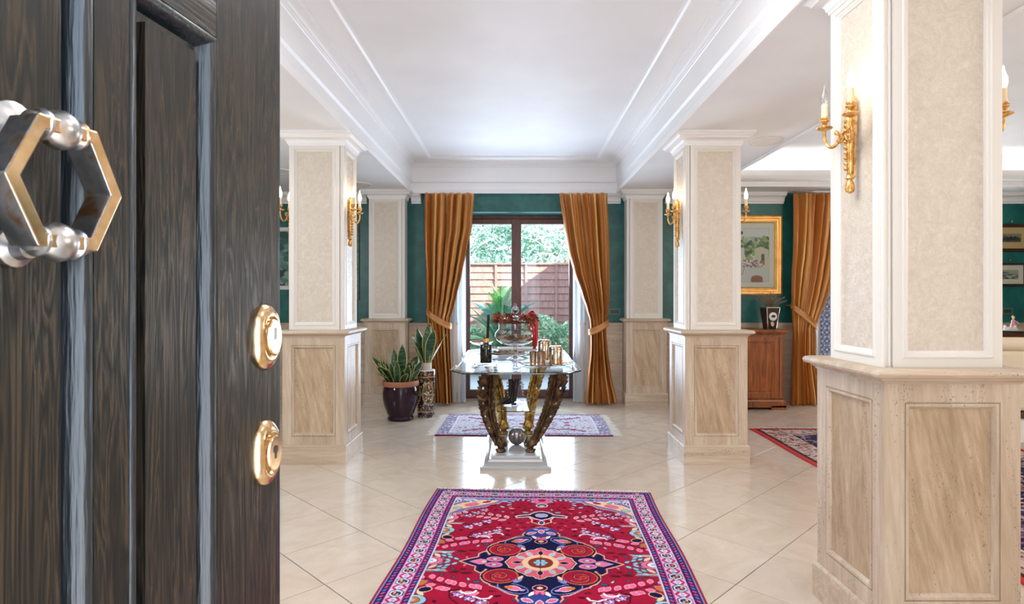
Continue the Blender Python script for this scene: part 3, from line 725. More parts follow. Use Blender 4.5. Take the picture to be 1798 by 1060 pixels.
# ------------------------------------------------------------------ rug 1: crimson medallion rug
RED, NAVY, PINK, LILAC, WHT, CYAN, ORG, PEACH, DKR, TEAL, BRN, PUR, ROSE = '#A41236', '#14153E', '#E87098', '#C6A0D4', '#F4EAF0', '#9CC6D6', '#D07038', '#F0C8A4', '#4A0A1E', '#245E74', '#561A18', '#4A2470', '#F4AEC8'
def rug_one():
    hw, hh = .74, 1.135; c = Canvas(hw, hh, .0031, RED); R = random.Random(5)
    # colour play of hand-dyed wool
    # side motifs --------------------------------------------------
    def blossom(x, y, r, rot=0):
        c.leaf(x, y, r*2.3, r*1.3, rot, PINK, NAVY, .005); c.flower(x+r*.2, y, r*.62, LILAC, PUR, WHT, 5, rot)
        for k in (-1, 1): c.ell(x-r*.5, y+k*r*.6, r*.3, r*.22, WHT, k*.6, NAVY, .003)
    # leaf sprays left/right of the medallion
    def spray(x0, y0, x1, y1, bend, n, L, w, col=PINK, edge=ROSE):
        dx, dy = x1-x0, y1-y0; Ln = math.hypot(dx, dy); ux, uy = dx/Ln, dy/Ln; px, py = -uy, ux
        pts = [(x0+dx*t+px*bend*4*t*(1-t), y0+dy*t+py*bend*4*t*(1-t)) for t in [i/12 for i in range(13)]]
        c.line(pts, .006, DKR)
        for i in range(n):
            t = (i+.6)/n; k = min(11, int(t*12)); q = pts[k]; a = math.atan2(pts[k+1][1]-q[1], pts[k+1][0]-q[0])
            for sg in (-1, 1):
                ox, oy = q[0]-math.sin(a)*sg*w*1.25, q[1]+math.cos(a)*sg*w*1.25
                c.line([q, (ox, oy)], .005, DKR); c.leaf(ox, oy, L*(1.05-.25*t), w, a+sg*.75, col, edge, .0035)
        c.leaf(pts[-1][0]+ux*L*.3, pts[-1][1]+uy*L*.3, L*.8, w, math.atan2(uy, ux), col, edge, .0035)
    spray(.265, .300, .56, .185, .02, 7, .045, .027); c.leaf(.30, .215, .04, .02, .3, TEAL, DKR); spray(.30, .42, .20, .44, .0, 1, .03, .02)
    spray(.20, .585, .50, .665, .02, 6, .042, .022, PINK, WHT)
    # diamond cluster beside arm tips
    for i, (dx, dy) in enumerate(((0, 0), (.035, .02), (.07, .035), (.04, -.015), (.075, -.002), (.075, .07), (.045, .05))): c.leaf(.435+dx, .028+dy, .034, .017, .7, CYAN, TEAL)
    for x, y in ((.36, .13), (.42, .12), (.50, .12), (.39, .30), (.33, .50), (.45, .50)): c.leaf(x, y, .05, .016, R.uniform(-.3, .3), BRN, DKR)
    for k in range(3): blossom(.255+k*.055, .405-k*.032, .030, -.5)
    for k in range(3): blossom(.325+k*.05, .545-k*.045, .031, .3)
    for k in range(3): blossom(.36+k*.045, .735-k*.05, .028, .1)
    c.line([(.14, .44), (.24, .47), (.33, .45), (.40, .37), (.41, .31)], .008, DKR)
    # white hooks
    for x, y in ((.215, .345), (.29, .30)): c.line([(x, y), (x+.01, y+.02), (x+.045, y+.028), (x+.07, y+.012)], .011, WHT)
    # border side palmettes
    for y, cc in ((.0, PINK), (.40, CYAN), (.60, PINK)):
        c.ell(.555, y, .055, .045, cc, 0, NAVY, .005); c.ell(.56, y, .030, .026, ORG if cc == CYAN else WHT, 0, DKR); c.ell(.56, y, .012, .012, CYAN)
        c.leaf(.54, y+.065, .06, .025, .9, PEACH, TEAL); c.leaf(.54, y-.065, .06, .025, -.9, PEACH, TEAL)
        for q in range(3): c.line([(.47-.01*q, y+.10+.012*q), (.57, y+.10+.012*q)], .006, (WHT, CYAN, TEAL)[q])
    c.ell(.525, .30, .03, .022, NAVY, .4, PEACH); c.leaf(.55, .24, .07, .03, 1.0, ORG, TEAL)
    # pink palmette over the pendant, top centre
    c.flower(0, .93, .075, PINK, PUR, RED, 9, .2); c.ell(0, .83, .032, .03, TEAL, 0, WHT, .006); c.ell(0, .82, .018, .014, PEACH)
    for k in range(6):
        a = .3+k*.45; c.leaf(.13+.085*math.cos(a), .86+.075*math.sin(a), .04, .018, a, CYAN if k % 2 else LILAC, NAVY)
    c.line([(.05, .78), (.1, .79), (.14, .86)], .006, DKR); c.leaf(.19, .77, .04, .012, 0, PEACH); c.leaf(.10, .705, .045, .02, .2, CYAN, NAVY)
    for x, y in ((.21, .84), (.24, .90), (.25, .80), (.29, .86)): c.leaf(x, y, .044, .02, R.uniform(-.8, .8), CYAN, NAVY)
    # scattered fillers
    for k in range(900):
        x, y = R.uniform(.03, .56), R.uniform(.02, .94); i, j = int(x/hw*(c.nx-1)), int(y/hh*(c.ny-1)); e = 7
        if i-e < 0 or j-e < 0: continue
        blk = c.c[j-e:j+e, i-e:i+e]; 
        if np.abs(blk-np.array(lin(RED))).max() < .01: c.leaf(x, y, R.uniform(.022, .036), R.uniform(.010, .015), R.uniform(-1.2, 1.2), R.choice([TEAL, BRN, CYAN, BRN, DKR, PINK]), DKR, .003)
    # corner spandrels -------------------------------------------------
    sp = [(.60, .56), (.56, .60), (.555, .66), (.50, .69), (.47, .74), (.42, .765), (.36, .79), (.33, .84), (.28, .865), (.25, .91), (.16, .93), (.14, .985), (.62, .985)]
    c.poly(sp, '#8E78B8', NAVY, .012); c.line(sp[:-1], .005, WHT)
    c.poly([(.575, .645), (.52, .725), (.46, .775), (.38, .82), (.30, .88), (.27, .925), (.40, .93), (.46, .89), (.52, .86), (.575, .80)], PEACH, PUR, .006)
    c.ell(.45, .83, .045, .026, PINK, -.5, ORG); c.ell(.36, .885, .03, .017, RED, -.4, WHT); c.ell(.53, .76, .025, .02, CYAN, 0, NAVY)
    for q in range(16): c.ell(.30+R.uniform(0, .27), .90+R.uniform(-.02, .06)-.0, .014, .009, R.choice([PINK, WHT, TEAL, CYAN]), 0, NAVY, .003)
    for q in range(8): c.leaf(R.uniform(.48, .57), R.uniform(.86, .95), .05, .018, R.uniform(0, 3), R.choice([TEAL, NAVY, LILAC]), WHT)
    # medallion ----------------------------------------------------------
    med = [(0, .47), (.035, .455), (.055, .42), (.085, .40), (.105, .36), (.10, .335), (.135, .325), (.165, .30), (.20, .265), (.235, .245)]
    med += [(.19+.098*math.cos(a), .15+.098*math.sin(a)) for a in [math.radians(q) for q in (62, 40, 15, -10, -28)]]
    med += [(.27, .085), (.265, .105), (.295, .125), (.325, .095), (.325, .055), (.37, .03), (.415, 0), (0, 0)]
    c.poly(med, NAVY); c.line(med[:-1], .020, PUR); c.line(med[:-1], .011, ORG); c.line(med[:-1], .004, PEACH)
    c.ell(0, .385, .092, .075, '#33458C', 0); c.leaf(0, .40, .05, .03, PI/2, PINK, WHT); c.leaf(.055, .375, .055, .028, -.5, PINK, WHT); c.leaf(.03, .43, .04, .02, .5, LILAC)
    c.leaf(.035, .315, .06, .022, 1.0, WHT, NAVY); c.leaf(.012, .30, .05, .02, 1.4, PINK, RED); c.ell(0, .262, .032, .026, DKR, 0, ROSE); c.ell(0, .262, .014, .012, PEACH)
    c.ell(.125, .268, .075, .036, NAVY, -.45, '#7F8CC8', .006); c.leaf(.12, .268, .075, .038, -.4, PINK, WHT); c.ell(.145, .26, .02, .014, ORG, -.4); c.leaf(.08, .285, .03, .018, .3, LILAC)
    c.ell(.185, .15, .102, .086, NAVY); c.ell(.19, .15, .080, .068, RED, 0, ORG, .006); c.spiral(.19, .15, .058, 1.5, .013, NAVY, 2.6, -1); c.spiral(.19, .15, .056, 1.5, .005, ORG, 2.6, -1); c.ell(.205, .15, .012, .010, RED, 0, ORG)
    c.ell(.105, .19, .03, .016, '#7F8CC8', 1.0); c.leaf(.095, .165, .05, .022, 1.1, PEACH, PUR)
    c.poly([(.15, 0), (.20, .06), (.225, .075), (.26, .055), (.28, .0)], NAVY)
    for y in (.032,): c.ell(.235, y, .040, .024, PINK, 0, LILAC, .004); c.ell(.235, y, .014, .009, WHT, 0, NAVY); c.line([(.21, y), (.26, y)], .004, NAVY)
    c.poly([(.275, .0), (.282, .022), (.31, .03), (.36, 0)], PINK, LILAC, .005); c.ell(.29, .0, .012, .01, PEACH)
    # heart of the medallion
    hz = [(0, .175), (.022, .165), (.03, .15), (.06, .145), (.085, .12), (.11, .105), (.125, .075), (.155, .06), (.165, .03), (.18, 0), (0, 0)]
    c.poly(hz, '#E0607C'); c.line(hz[:-1], .012, NAVY); c.line(hz[:-1], .006, PEACH)
    for a in (0, .52, 1.05, 1.57): c.leaf(.118*math.cos(a), .112*math.sin(a), .052, .026, a, NAVY if a in (0, 1.57) else CYAN, PEACH, .003)
    for k in range(12):
        a = (k+.5)*PI/24; c.ell(.082*math.cos(a), .078*math.sin(a), .012, .012, PEACH)
    c.ell(0, 0, .076, .072, PEACH); c.ell(0, 0, .064, .060, '#8A3424'); c.flower(0, 0, .034, CYAN, TEAL, CYAN, 6); 
    for k in range(2): c.line([(0, 0), (0, .17)], .004, DKR)
    # pendant crown above the medallion
    cr = [(0, .725), (.03, .715), (.06, .69), (.075, .665), (.125, .655), (.155, .64), (.15, .615), (.11, .625), (.07, .63), (.045, .60), (0, .575)]
    c.poly(cr, NAVY); c.line(cr, .012, WHT); c.line(cr, .004, PINK); c.ell(0, .655, .035, .028, LILAC, 0, WHT); c.ell(0, .65, .017, .014, CYAN)
    c.line([(.075, .62), (.055, .58), (.06, .545), (.03, .52), (0, .50)], .008, PEACH); c.leaf(0, .535, .06, .03, PI/2, '#33458C', WHT)
    # borders ------------------------------------------------------------------
    def band(i0, i1, col):
        c.rect(hw-i1, hw-i0, 0, hh-i0, col); c.rect(0, hw-i0, hh-i1, hh-i0, col)
    band(0, .175, RED); band(0, .012, '#A02840'); band(.012, .017, '#8890C0'); band(.017, .050, '#2E2460'); band(.050, .055, '#C83A6C'); band(.055, .132, '#DDB4DC'); band(.132, .137, '#C83A6C'); band(.137, .167, '#2E2460'); band(.167, .175, '#C8CCE0')
    def along_side(fn, inset, pitch):
        n = int(round((hh-inset)/pitch)); 
        for k in range(n+1): fn(hw-inset, k*(hh-inset)/n, 0, k)
        n2 = int(round((hw-inset)/pitch))
        for k in range(n2): fn(k*(hw-inset)/n2, hh-inset, 1, k)
    def rosette(x, y, o, k):
        a = PI/2 if o else 0
        col = ('#B4D4DC', '#C8DCE4', '#A8CCD8')[k % 3]
        for sg in (-1, 1):
            dx, dy = (.057*sg, 0) if o else (0, .057*sg)
            c.ell(x+dx, y+dy, .010, .010, LILAC, 0, WHT); 
            px, py = (.057*sg, .026) if o else (.026, .057*sg); c.leaf(x+px*.8, y+py*.8, .045, .012, a+.9*sg, '#B8204C'); 
            px, py = (.057*sg, -.026) if o else (-.026, .057*sg); c.leaf(x+px*.8, y+py*.8, .045, .012, a-.9*sg, '#B8204C')
        hx_, hy_ = (.031, .040) if not o else (.040, .030); c.poly([(x-hx_, y-hy_*.45), (x, y-hy_), (x+hx_, y-hy_*.45), (x+hx_, y+hy_*.45), (x, y+hy_), (x-hx_, y+hy_*.45)] if not o else [(x-hx_, y), (x-hx_*.45, y-hy_), (x+hx_*.45, y-hy_), (x+hx_, y), (x+hx_*.45, y+hy_), (x-hx_*.45, y+hy_)], col, '#4A2A6A', .005); c.ell(x, y, .023, .021, '#34203C' if k % 2 else '#5A2038', 0, WHT, .003)
        for j in range(4): c.ell(x+.011*math.cos(j*PI/2+.78), y+.011*math.sin(j*PI/2+.78), .006, .006, (ORG, ROSE, TEAL, PEACH)[j])
    along_side(rosette, .0935, .116)
    def dash(x, y, o, k):
        c.leaf(x, y, .028, .012, .9 if not o else .7, ('#E0507C', '#D8406C', '#5C7AC0')[k % 3]); 
    along_side(dash, .0335, .029); along_side(dash, .152, .029)
    full = mirror4(c)
    # abrash: slight band-wise dye variation across the length
    yy = np.linspace(0, 1, full.shape[0])[:, None, None]; full = full*(1+.07*np.sin(yy*37)+.04*np.sin(yy*91+1))
    root = empty('area_rug', (.118, 3.02, 0), math.radians(-2.85), 'crimson oriental rug with a navy medallion in the foreground of the hall', 'rug')
    dyed_sheet('pile', full, 2*hw, 2*hh, M['pile'], root, .009, .0016, .003)
    fringe(root, 2*hw-.02, hh, 1); fringe(root, 2*hw-.02, -hh, -1)
rug_one()
# rug 2: pale runner behind the table, fringed at both short ends
def rug_two():
    hw, hh = .87, .525; c = Canvas(hw, hh, .0062, '#DEDAE4'); R = random.Random(3)
    for k in range(420): c.leaf(R.uniform(0, hw), R.uniform(0, hh), R.uniform(.02, .045), .011, R.uniform(0, PI), R.choice(['#F6F2F8', '#6C6898', '#FAF6FA', '#3E3A68', '#8C6C98', '#48446C']))
    c.rect(0, hw, hh-.10, hh, '#A6A2BA'); c.rect(hw-.12, hw, 0, hh, '#A6A2BA')
    for k in range(230):
        x, y = (R.uniform(0, hw), R.uniform(hh-.1, hh)) if k % 2 else (R.uniform(hw-.12, hw), R.uniform(0, hh)); c.leaf(x, y, .035, .011, R.uniform(0, PI), R.choice(['#ECE6F2', '#6C6498', '#A03C78', '#4A4678', '#F4F0F8']))
    c.line([(0, hh-.11), (hw-.13, hh-.11), (hw-.13, 0)], .018, '#F0ECF4')
    mg = '#A01860'
    c.line([(.12, .22), (.2, .25), (.28, .22), (.36, .27), (.45, .23), (.54, .30), (.60, .35)], .030, mg); c.line([(.0, .14), (.12, .18), (.2, .14), (.3, .17)], .014, mg)
    for x, y, r in ((.50, .27, .04), (.6, .34, .03), (.45, .06, .035), (.2, .25, .03), (.66, .18, .022), (.0, .0, .06), (.3, .05, .025)): c.ell(x, y, r, r*.8, mg, 0, '#F0ECF4', .006)
    c.rect(0, hw, hh-.016, hh, '#7A1648')
    root = empty('area_rug', (.075, 6.345, 0), math.radians(-.6), 'pale lilac fringed oriental rug behind the glass table, in front of the garden door', 'rug')
    dyed_sheet('pile', mirror4(c), 2*hw, 2*hh, M['pile'], root, .008, .001, .002)
    fringe(root, 2*hh-.02, hw, 1, .09, .014, alongx=False); fringe(root, 2*hh-.02, -hw, -1, .09, .014, alongx=False)
rug_two()
def rug_three():
    hw, hh = 1.05, 1.75; c = Canvas(hw, hh, .0105, '#231C3C'); R = random.Random(9)
    for k in range(900): c.leaf(R.uniform(0, hw), R.uniform(0, hh), R.uniform(.05, .11), .026, R.choice([.3, -.3, 1.2, -1.2, 0])+R.uniform(-.2, .2), R.choice(['#C09A90', '#8E6470', '#B8A8B4', '#4E3C64', '#A0604C', '#3A3460', '#D0B0A0', '#7C5A74']))
    for a, b, col in ((0, .05, '#C03A38'), (.05, .08, '#33241E'), (.08, .30, '#C0A298'), (.30, .32, '#33243C')):
        c.rect(hw-b, hw-a, 0, hh-a, col); c.rect(0, hw-a, hh-b, hh-a, col)
    for k in range(520):
        x, y = (R.uniform(0, hw-.08), hh-R.uniform(.09, .29)) if k % 3 == 0 else (hw-R.uniform(.09, .29), R.uniform(0, hh-.08)); c.leaf(x, y, .06, .018, R.uniform(0, PI), R.choice(['#6A3434', '#E0CCC0', '#3C2C48', '#A06A4C', '#D8BFB8']))
    root = empty('area_rug', (3.43, 4.385, 0), 0, 'dark navy oriental rug with a red edge on the right, between the two square columns', 'rug')
    dyed_sheet('pile', mirror4(c), 2*hw, 2*hh, M['pile'], root, .009, .001, .001)
    fringe(root, 2*hw-.02, hh, 1, .05, .014); fringe(root, 2*hw-.02, -hh, -1, .05, .014)
rug_three()

# ------------------------------------------------------------------ wall sconces with two candle arms
def make_sconce():
    root = empty('wall_sconce')
    # local: wall plane x = 0, out of the wall = +x, along the wall = y, up = z, origin at bobeche height
    m = MB()
    prof = [(.004, -.290), (.016, -.282), (.019, -.262), (.013, -.245), (.009, -.236), (.017, -.228), (.012, -.215)]
    m.lathe(prof, (.020, 0, 0), 14)
    m.lathe([(.012, -.215), (.017, -.12), (.024, -.005), (.026, .01), (.018, .02), (.020, .05), (.013, .06), (.016, .085), (.010, .10), (.014, .108), (.004, .122)], (.020, 0, 0), 12, sx=.8)
    m.add([(x, y*w, z) for x in (.0005, .010) for (w, z) in ((.007, -.225), (.020, .02), (.013, .10)) for y in (-1, 1)], [(0, 1, 3, 2), (2, 3, 5, 4), (6, 8, 9, 7), (8, 10, 11, 9), (0, 2, 8, 6), (2, 4, 10, 8), (1, 7, 9, 3), (3, 9, 11, 5), (4, 5, 11, 10), (0, 6, 7, 1)])
    for k in range(9): m.ball((.037, 0, -.19+k*.022), .0085, 8)
    m.build('backplate', M['gilt'], root, smooth=45)
    for sg in (-1, 1):
        a = MB(); cy = sg*.10; cx = .072
        # scroll: spiral at the stem, bowl, rise to the cup
        pts = []
        for i in range(15):
            th = PI*.2+i*.42; r = .006+.0013*i; pts.append((.040, sg*(.030-r*math.cos(th)), -.055+r*math.sin(th)))
        e = pts[-1]
        for i in range(1, 13):
            q = i/12; ang = PI*1.02*q; pts.append((.040+(cx-.040)*q, sg*(.044+.028-.028*math.cos(ang)+(.0 if q < .5 else 0))*1.0+sg*.0, -.055-.036*math.sin(ang)+.012*q))
        pts.append((cx, cy, -.03)); pts.append((cx, cy, -.004))
        a.tube(pts, [.0035+.003*min(1, i/9) for i in range(len(pts))], 9)
        a.tube([(.022, 0, -.035), (.034, sg*.012, -.028), (.040, sg*.030, -.044)], .006, 8)
        for k in range(3): a.ball((.045, sg*(.045+.008*k), -.035+.004*k), .007, 7, sz=1.4)
        a.build('arm', M['gilt'], root, smooth=50)
        d = MB(); n = 20; vs = []
        d.lathe([(.004, -.012), (.012, -.008), (.028, .0), (.031, .004), (.029, .006), (.012, .003)], (cx, cy, 0), 20)
        d.lathe([(.010, .003), (.012, .010), (.009, .016), (.014, .026), (.019, .030), (.019, .034), (.015, .036), (.019, .041), (.019, .045), (.013, .047)], (cx, cy, 0), 16)
        for k in range(12): d.ball((cx+.029*math.cos(k*PI/6), cy+.029*math.sin(k*PI/6), .003), .004, 6)
        cup = d.build('candle_cup', M['gilt'], root, smooth=45)
        MB().lathe([(.0125, .045), (.0128, .06), (.0118, .075), (.0125, .10), (.0115, .103), (.003, .103)], (cx, cy, 0), 16).build('candle_sleeve', M['candle'], root, smooth=40)
        MB().lathe([(.007, .101), (.0125, .113), (.0150, .127), (.0135, .143), (.0085, .160), (.0045, .172), (.003, .184), (.0006, .192)], (cx, cy, 0), 14).build('bulb', M['bulb'], root, smooth=60)
    return root
sc0 = make_sconce(); sconces = []
def place_sconce(loc, rz, label, first=False, lights=(1, 1)):
    s = sc0 if first else copy_tree(sc0); s.location = loc; s.rotation_euler = (0, 0, rz); tag(s, label, 'sconce', 'gilt candle sconces on the square columns')
    c, n = math.cos(rz), math.sin(rz)
    for sg, on in ((-1, lights[0]), (1, lights[1])):
        if not on: continue
        x, y = .072, sg*.10; add_light('sconce_bulb_glow', 'POINT', (loc[0]+c*x-n*y, loc[1]+n*x+c*y, loc[2]+.150), power=SCP, col=(1.0, .76, .48), size=.012)
    return s
SCP = 3.2
XN = 1.3725-.0005; XO = 1.8225+.0005; ZSC = 2.062
place_sconce((XN, 2.43, ZSC), PI, 'gilt two-candle sconce on the nearest right column, facing the hall, one bulb unlit', True, (0, 1))
place_sconce((XN, 5.05, ZSC), PI, 'gilt two-candle sconce on the hall side of the column right of the glass table')
place_sconce((XO, 2.43, ZSC), 0, 'gilt sconce at the far right edge, on the living room side of the nearest column')
place_sconce((XO, 5.05, ZSC), 0, 'gilt sconce in front of the gold-framed painting, on the living room side of its column')
place_sconce((-1.4065, 4.97, ZSC), 0, 'gilt two-candle sconce on the hall side of the left column beyond the door')
place_sconce((-1.8575, 4.97, ZSC), PI, 'gilt sconce glimpsed between the door edge and the left column')
# the unlit bulb is clear glass
for ch in sc0.children:
    if ch.name.startswith('bulb') and sum(v.co.y for v in ch.data.vertices)/len(ch.data.vertices) < 0:
        ch.data = ch.data.copy(); ch.data.materials[0] = M['crystal']; ch['label'] = 'unlit clear glass bulb'
# ------------------------------------------------------------------ curtains
def interp(tab, z):
    if z >= tab[0][0]: return tab[0][1:]
    for a, b in zip(tab[:-1], tab[1:]):
        if a[0] >= z >= b[0]:
            t = (a[0]-z)/(a[0]-b[0]); t = t*t*(3-2*t)*.35+t*.65; return tuple(p+(q-p)*t for p, q in zip(a[1:], b[1:]))
    return tab[-1][1:]
def curtain(px, Y, label, folds, seed, tie, flip=1):
    R = random.Random(seed)
    tab = [(H-(y-CY)*Y/F, (xl-CX)*Y/F, (xr-CX)*Y/F) for y, xl, xr in px]
    zt, zb = tab[0][0], max(.004, tab[-1][0]); nz, ns = 110, folds*14
    ph = [R.uniform(-.5, .5) for _ in range(8)]; vs = []; uv = []
    cx0 = tab[0][1]; root = empty('curtain', ((tab[0][1]+tab[0][2])/2, Y, 0), 0, label, 'curtain', 'orange striped silk curtains')
    ztie = H-(tie[0]-CY)*Y/F
    for j in range(nz+1):
        z = zt+(zb-zt)*j/nz; a, b = interp(tab, z); w = b-a; near = math.exp(-((z-ztie)/.16)**2)
        top = max(0, 1-(zt-z)/.10)
        for i in range(ns+1):
            s = i/ns; s2 = s+.018*math.sin(2*PI*(2.3*s+ph[0]+.35*z))*(1-abs(2*s-1))
            sw = s2+.012*math.sin(2*PI*folds*s+ph[1])
            f = math.sin(2*PI*folds*s2+ph[2]+.5*math.sin(z*1.3+ph[3]))+.38*math.sin(2*PI*folds*.53*s2+ph[4]+z*.9)+.22*math.sin(2*PI*folds*1.9*s2+ph[5]-z*.7)
            amp = .050*(1-.55*near)*(1-.35*top); y = -amp*f-.03*near*math.sin(PI*s)+.02*math.sin(z*5+s*7+ph[6])*.25
            vs.append((a+w*min(1, max(0, sw))-root.location.x, y, z)); uv.append((s, z/2.7))
    fs = [(j*(ns+1)+i, j*(ns+1)+i+1, (j+1)*(ns+1)+i+1, (j+1)*(ns+1)+i) for j in range(nz) for i in range(ns)]
    m = MB(); m.add(vs, fs); m.uv = uv; c = m.build('drape', M['silk'], root, smooth=80, recalc=False)
    so = c.modifiers.new('cloth', 'SOLIDIFY'); so.thickness = .003
    # tie-back: band of the same silk wrapped round the gathered drape
    a, b = interp(tab, ztie); xa, xb = (tie[1]-CX)*Y/F-root.location.x, (tie[3]-CX)*Y/F-root.location.x
    za, zb2 = H-(tie[2]-CY)*Y/F, H-(tie[4]-CY)*Y/F
    m = MB(); N = 28; vs = []; uv = []; K = 5
    for i in range(N+1):
        t = i/N; ang = PI*1.0*t; x = xa+(xb-xa)*(.5-.5*math.cos(ang)); yy = -.085*math.sin(ang)-.012-.01*math.sin(t*9)*0; z = za+(zb2-za)*(.5-.5*math.cos(ang))-.02*math.sin(ang)
        hw = .036+.010*math.sin(ang)
        for k in range(K+1):
            q = k/K*2-1; vs.append((x, yy-.006*math.cos(q*4.5), z+q*hw)); uv.append((.05+.1*k/K, t))
    fs = [(i*(K+1)+k, i*(K+1)+k+1, (i+1)*(K+1)+k+1, (i+1)*(K+1)+k) for i in range(N) for k in range(K)]
    m.add(vs, fs); m.uv = uv; tb = m.build('tie_back', M['silk'], root, smooth=80, recalc=False); so = tb.modifiers.new('cloth', 'SOLIDIFY'); so.thickness = .004
    hk = MB(); hx = xa if flip > 0 else xb; hz = za if flip > 0 else zb2; hk.tube([(hx, .12, hz), (hx, .0, hz), (hx, -.01, hz+.012)], .006, 8); hk.ball((hx, .0, hz), .012, 10); hk.build('tie_hook', M['gilt'], root, smooth=50)
    return root
YK = 7.50
curtain([(339, 746, 833), (400, 746, 829), (440, 747, 820), (480, 749, 812), (518, 750, 803), (542, 750, 797), (560, 751, 791), (580, 753, 791), (620, 756, 792), (660, 759, 794), (708, 763, 795)], YK,
        'orange striped silk curtain left of the garden door, behind the snake plants', 6, 1, (560, 749, 546, 793, 572), 1)
curtain([(339, 982, 1066.5), (400, 990.5, 1069), (439, 997, 1070), (478, 1007, 1070), (518, 1021, 1070), (542, 1029, 1069), (562, 1035, 1066), (580, 1036.5, 1064), (617, 1036, 1067), (657, 1032, 1073), (708, 1027, 1084)], YK,
        'orange striped silk curtain right of the garden door, flaring at the floor', 6, 2, (573, 1033, 582, 1068, 564), -1)
curtain([(339, 1393.5, 1482), (400, 1392.5, 1476), (444, 1391.5, 1470), (480, 1389, 1463), (514, 1388, 1454), (536, 1388, 1446), (558, 1390, 1437), (578, 1391, 1430), (620, 1390, 1430), (713, 1388, 1442)], YK,
        'orange striped silk curtain beside the wooden cabinet, partly behind the nearest column', 6, 3, (560, 1388, 536, 1434, 574), 1)
def sheer(x0, x1, y, z0, z1, n, label, seed):
    R = random.Random(seed); ns = n*10; vs = []
    for z in (z1, z0+.6, z0):
        for i in range(ns+1):
            s = i/ns; vs.append((x0+(x1-x0)*s, y+.020*math.sin(2*PI*n*s)+.006*math.sin(17*s), z))
    fs = [(j*(ns+1)+i, j*(ns+1)+i+1, (j+1)*(ns+1)+i+1, (j+1)*(ns+1)+i) for j in range(2) for i in range(ns)]
    return tag(MB().add(vs, fs).build('sheer_curtain', M['sheer'], None, smooth=80, recalc=False), label, 'curtain', 'white sheer curtains')
sheer(-.92, -.655, 7.655,   .012, 2.63, 4, 'white sheer curtain gathered at the left of the garden door', 1)
sheer(.715, 1.00, 7.655,   .012, 2.63, 4, 'white sheer curtain gathered at the right of the garden door', 2)
sheer(3.68, 3.86, 7.655,   .012, 2.63, 4, 'white sheer curtain at the second window, beside the nearest column', 3)
# blue lattice fabric panel next to that sheer
c = Canvas(.34, 1.2, .008, '#8C9AC0')
for j in range(-3, 30):
    for sg in (-1, 1):
        c.line([(-.1, j*.055), (.45, j*.055+sg*.42)], .010, '#3A4874'); 
for i in range(8):
    for j in range(24): c.ell(i*.055+(.027 if j % 2 else 0), j*.055, .010, .012, '#D8DEF0')
r = empty('fabric_panel', (4.035, 7.62, 1.12), 0, 'blue and white lattice patterned fabric panel hanging beside the sheer curtain', 'panel')
dyed_sheet('cloth', c.c, .34, 1.2, M['print'], r, .004, vertical=True)
MB().tube([(-.18, 0, .605), (.18, 0, .605)], .008, 8).build('rod', M['darkwood'], r, smooth=50)

# ------------------------------------------------------------------ pictures
def picture(name, cx, cz, w, h, fw, fmat, mw, mmat, art, label, y=YW, inner=None, hook=False, group=None, depth=.035, cat='picture'):
    root = empty(name, (cx, y, cz), 0, label, cat, group)
    m = MB(); m.rings((-w/2, 0, -h/2), (1, 0, 0), (0, 0, 1), (0, -1, 0), w, h, [(0, .001), (0, depth*.8), (fw*.12, depth), (fw*.30, depth*.95), (fw*.42, depth*.72), (fw*.70, depth*.62), (fw*.78, depth*.72), (fw*.88, depth*.7), (fw, depth*.35), (fw, .004)])
    m.build('frame', fmat, root, smooth=40)
    a, b = w/2-fw, h/2-fw
    m = MB(); m.rings((-a, 0, -b), (1, 0, 0), (0, 0, 1), (0, -1, 0), 2*a, 2*b, [(0, .001), (0, .009), (mw-.004, .009), (mw, .006)]); m.build('mount', mmat, root, smooth=0)
    aw, ah = 2*(a-mw), 2*(b-mw)
    o = dyed_sheet('print', art(aw, ah), aw, ah, M['print'], root, .004, vertical=True); o.location = (0, -.001, 0)
    MB().box(-a, a, -.0125, -.0105, -b, b).build('glazing', M['pane'], root, smooth=0)
    if hook: m = MB(); m.tube([(0, -.004, h/2+.012), (0, -.012, h/2+.03)], .003, 6); m.ball((0, -.014, h/2+.034), .010, 10); m.build('hook', M['brass'], root, smooth=40)
    return root
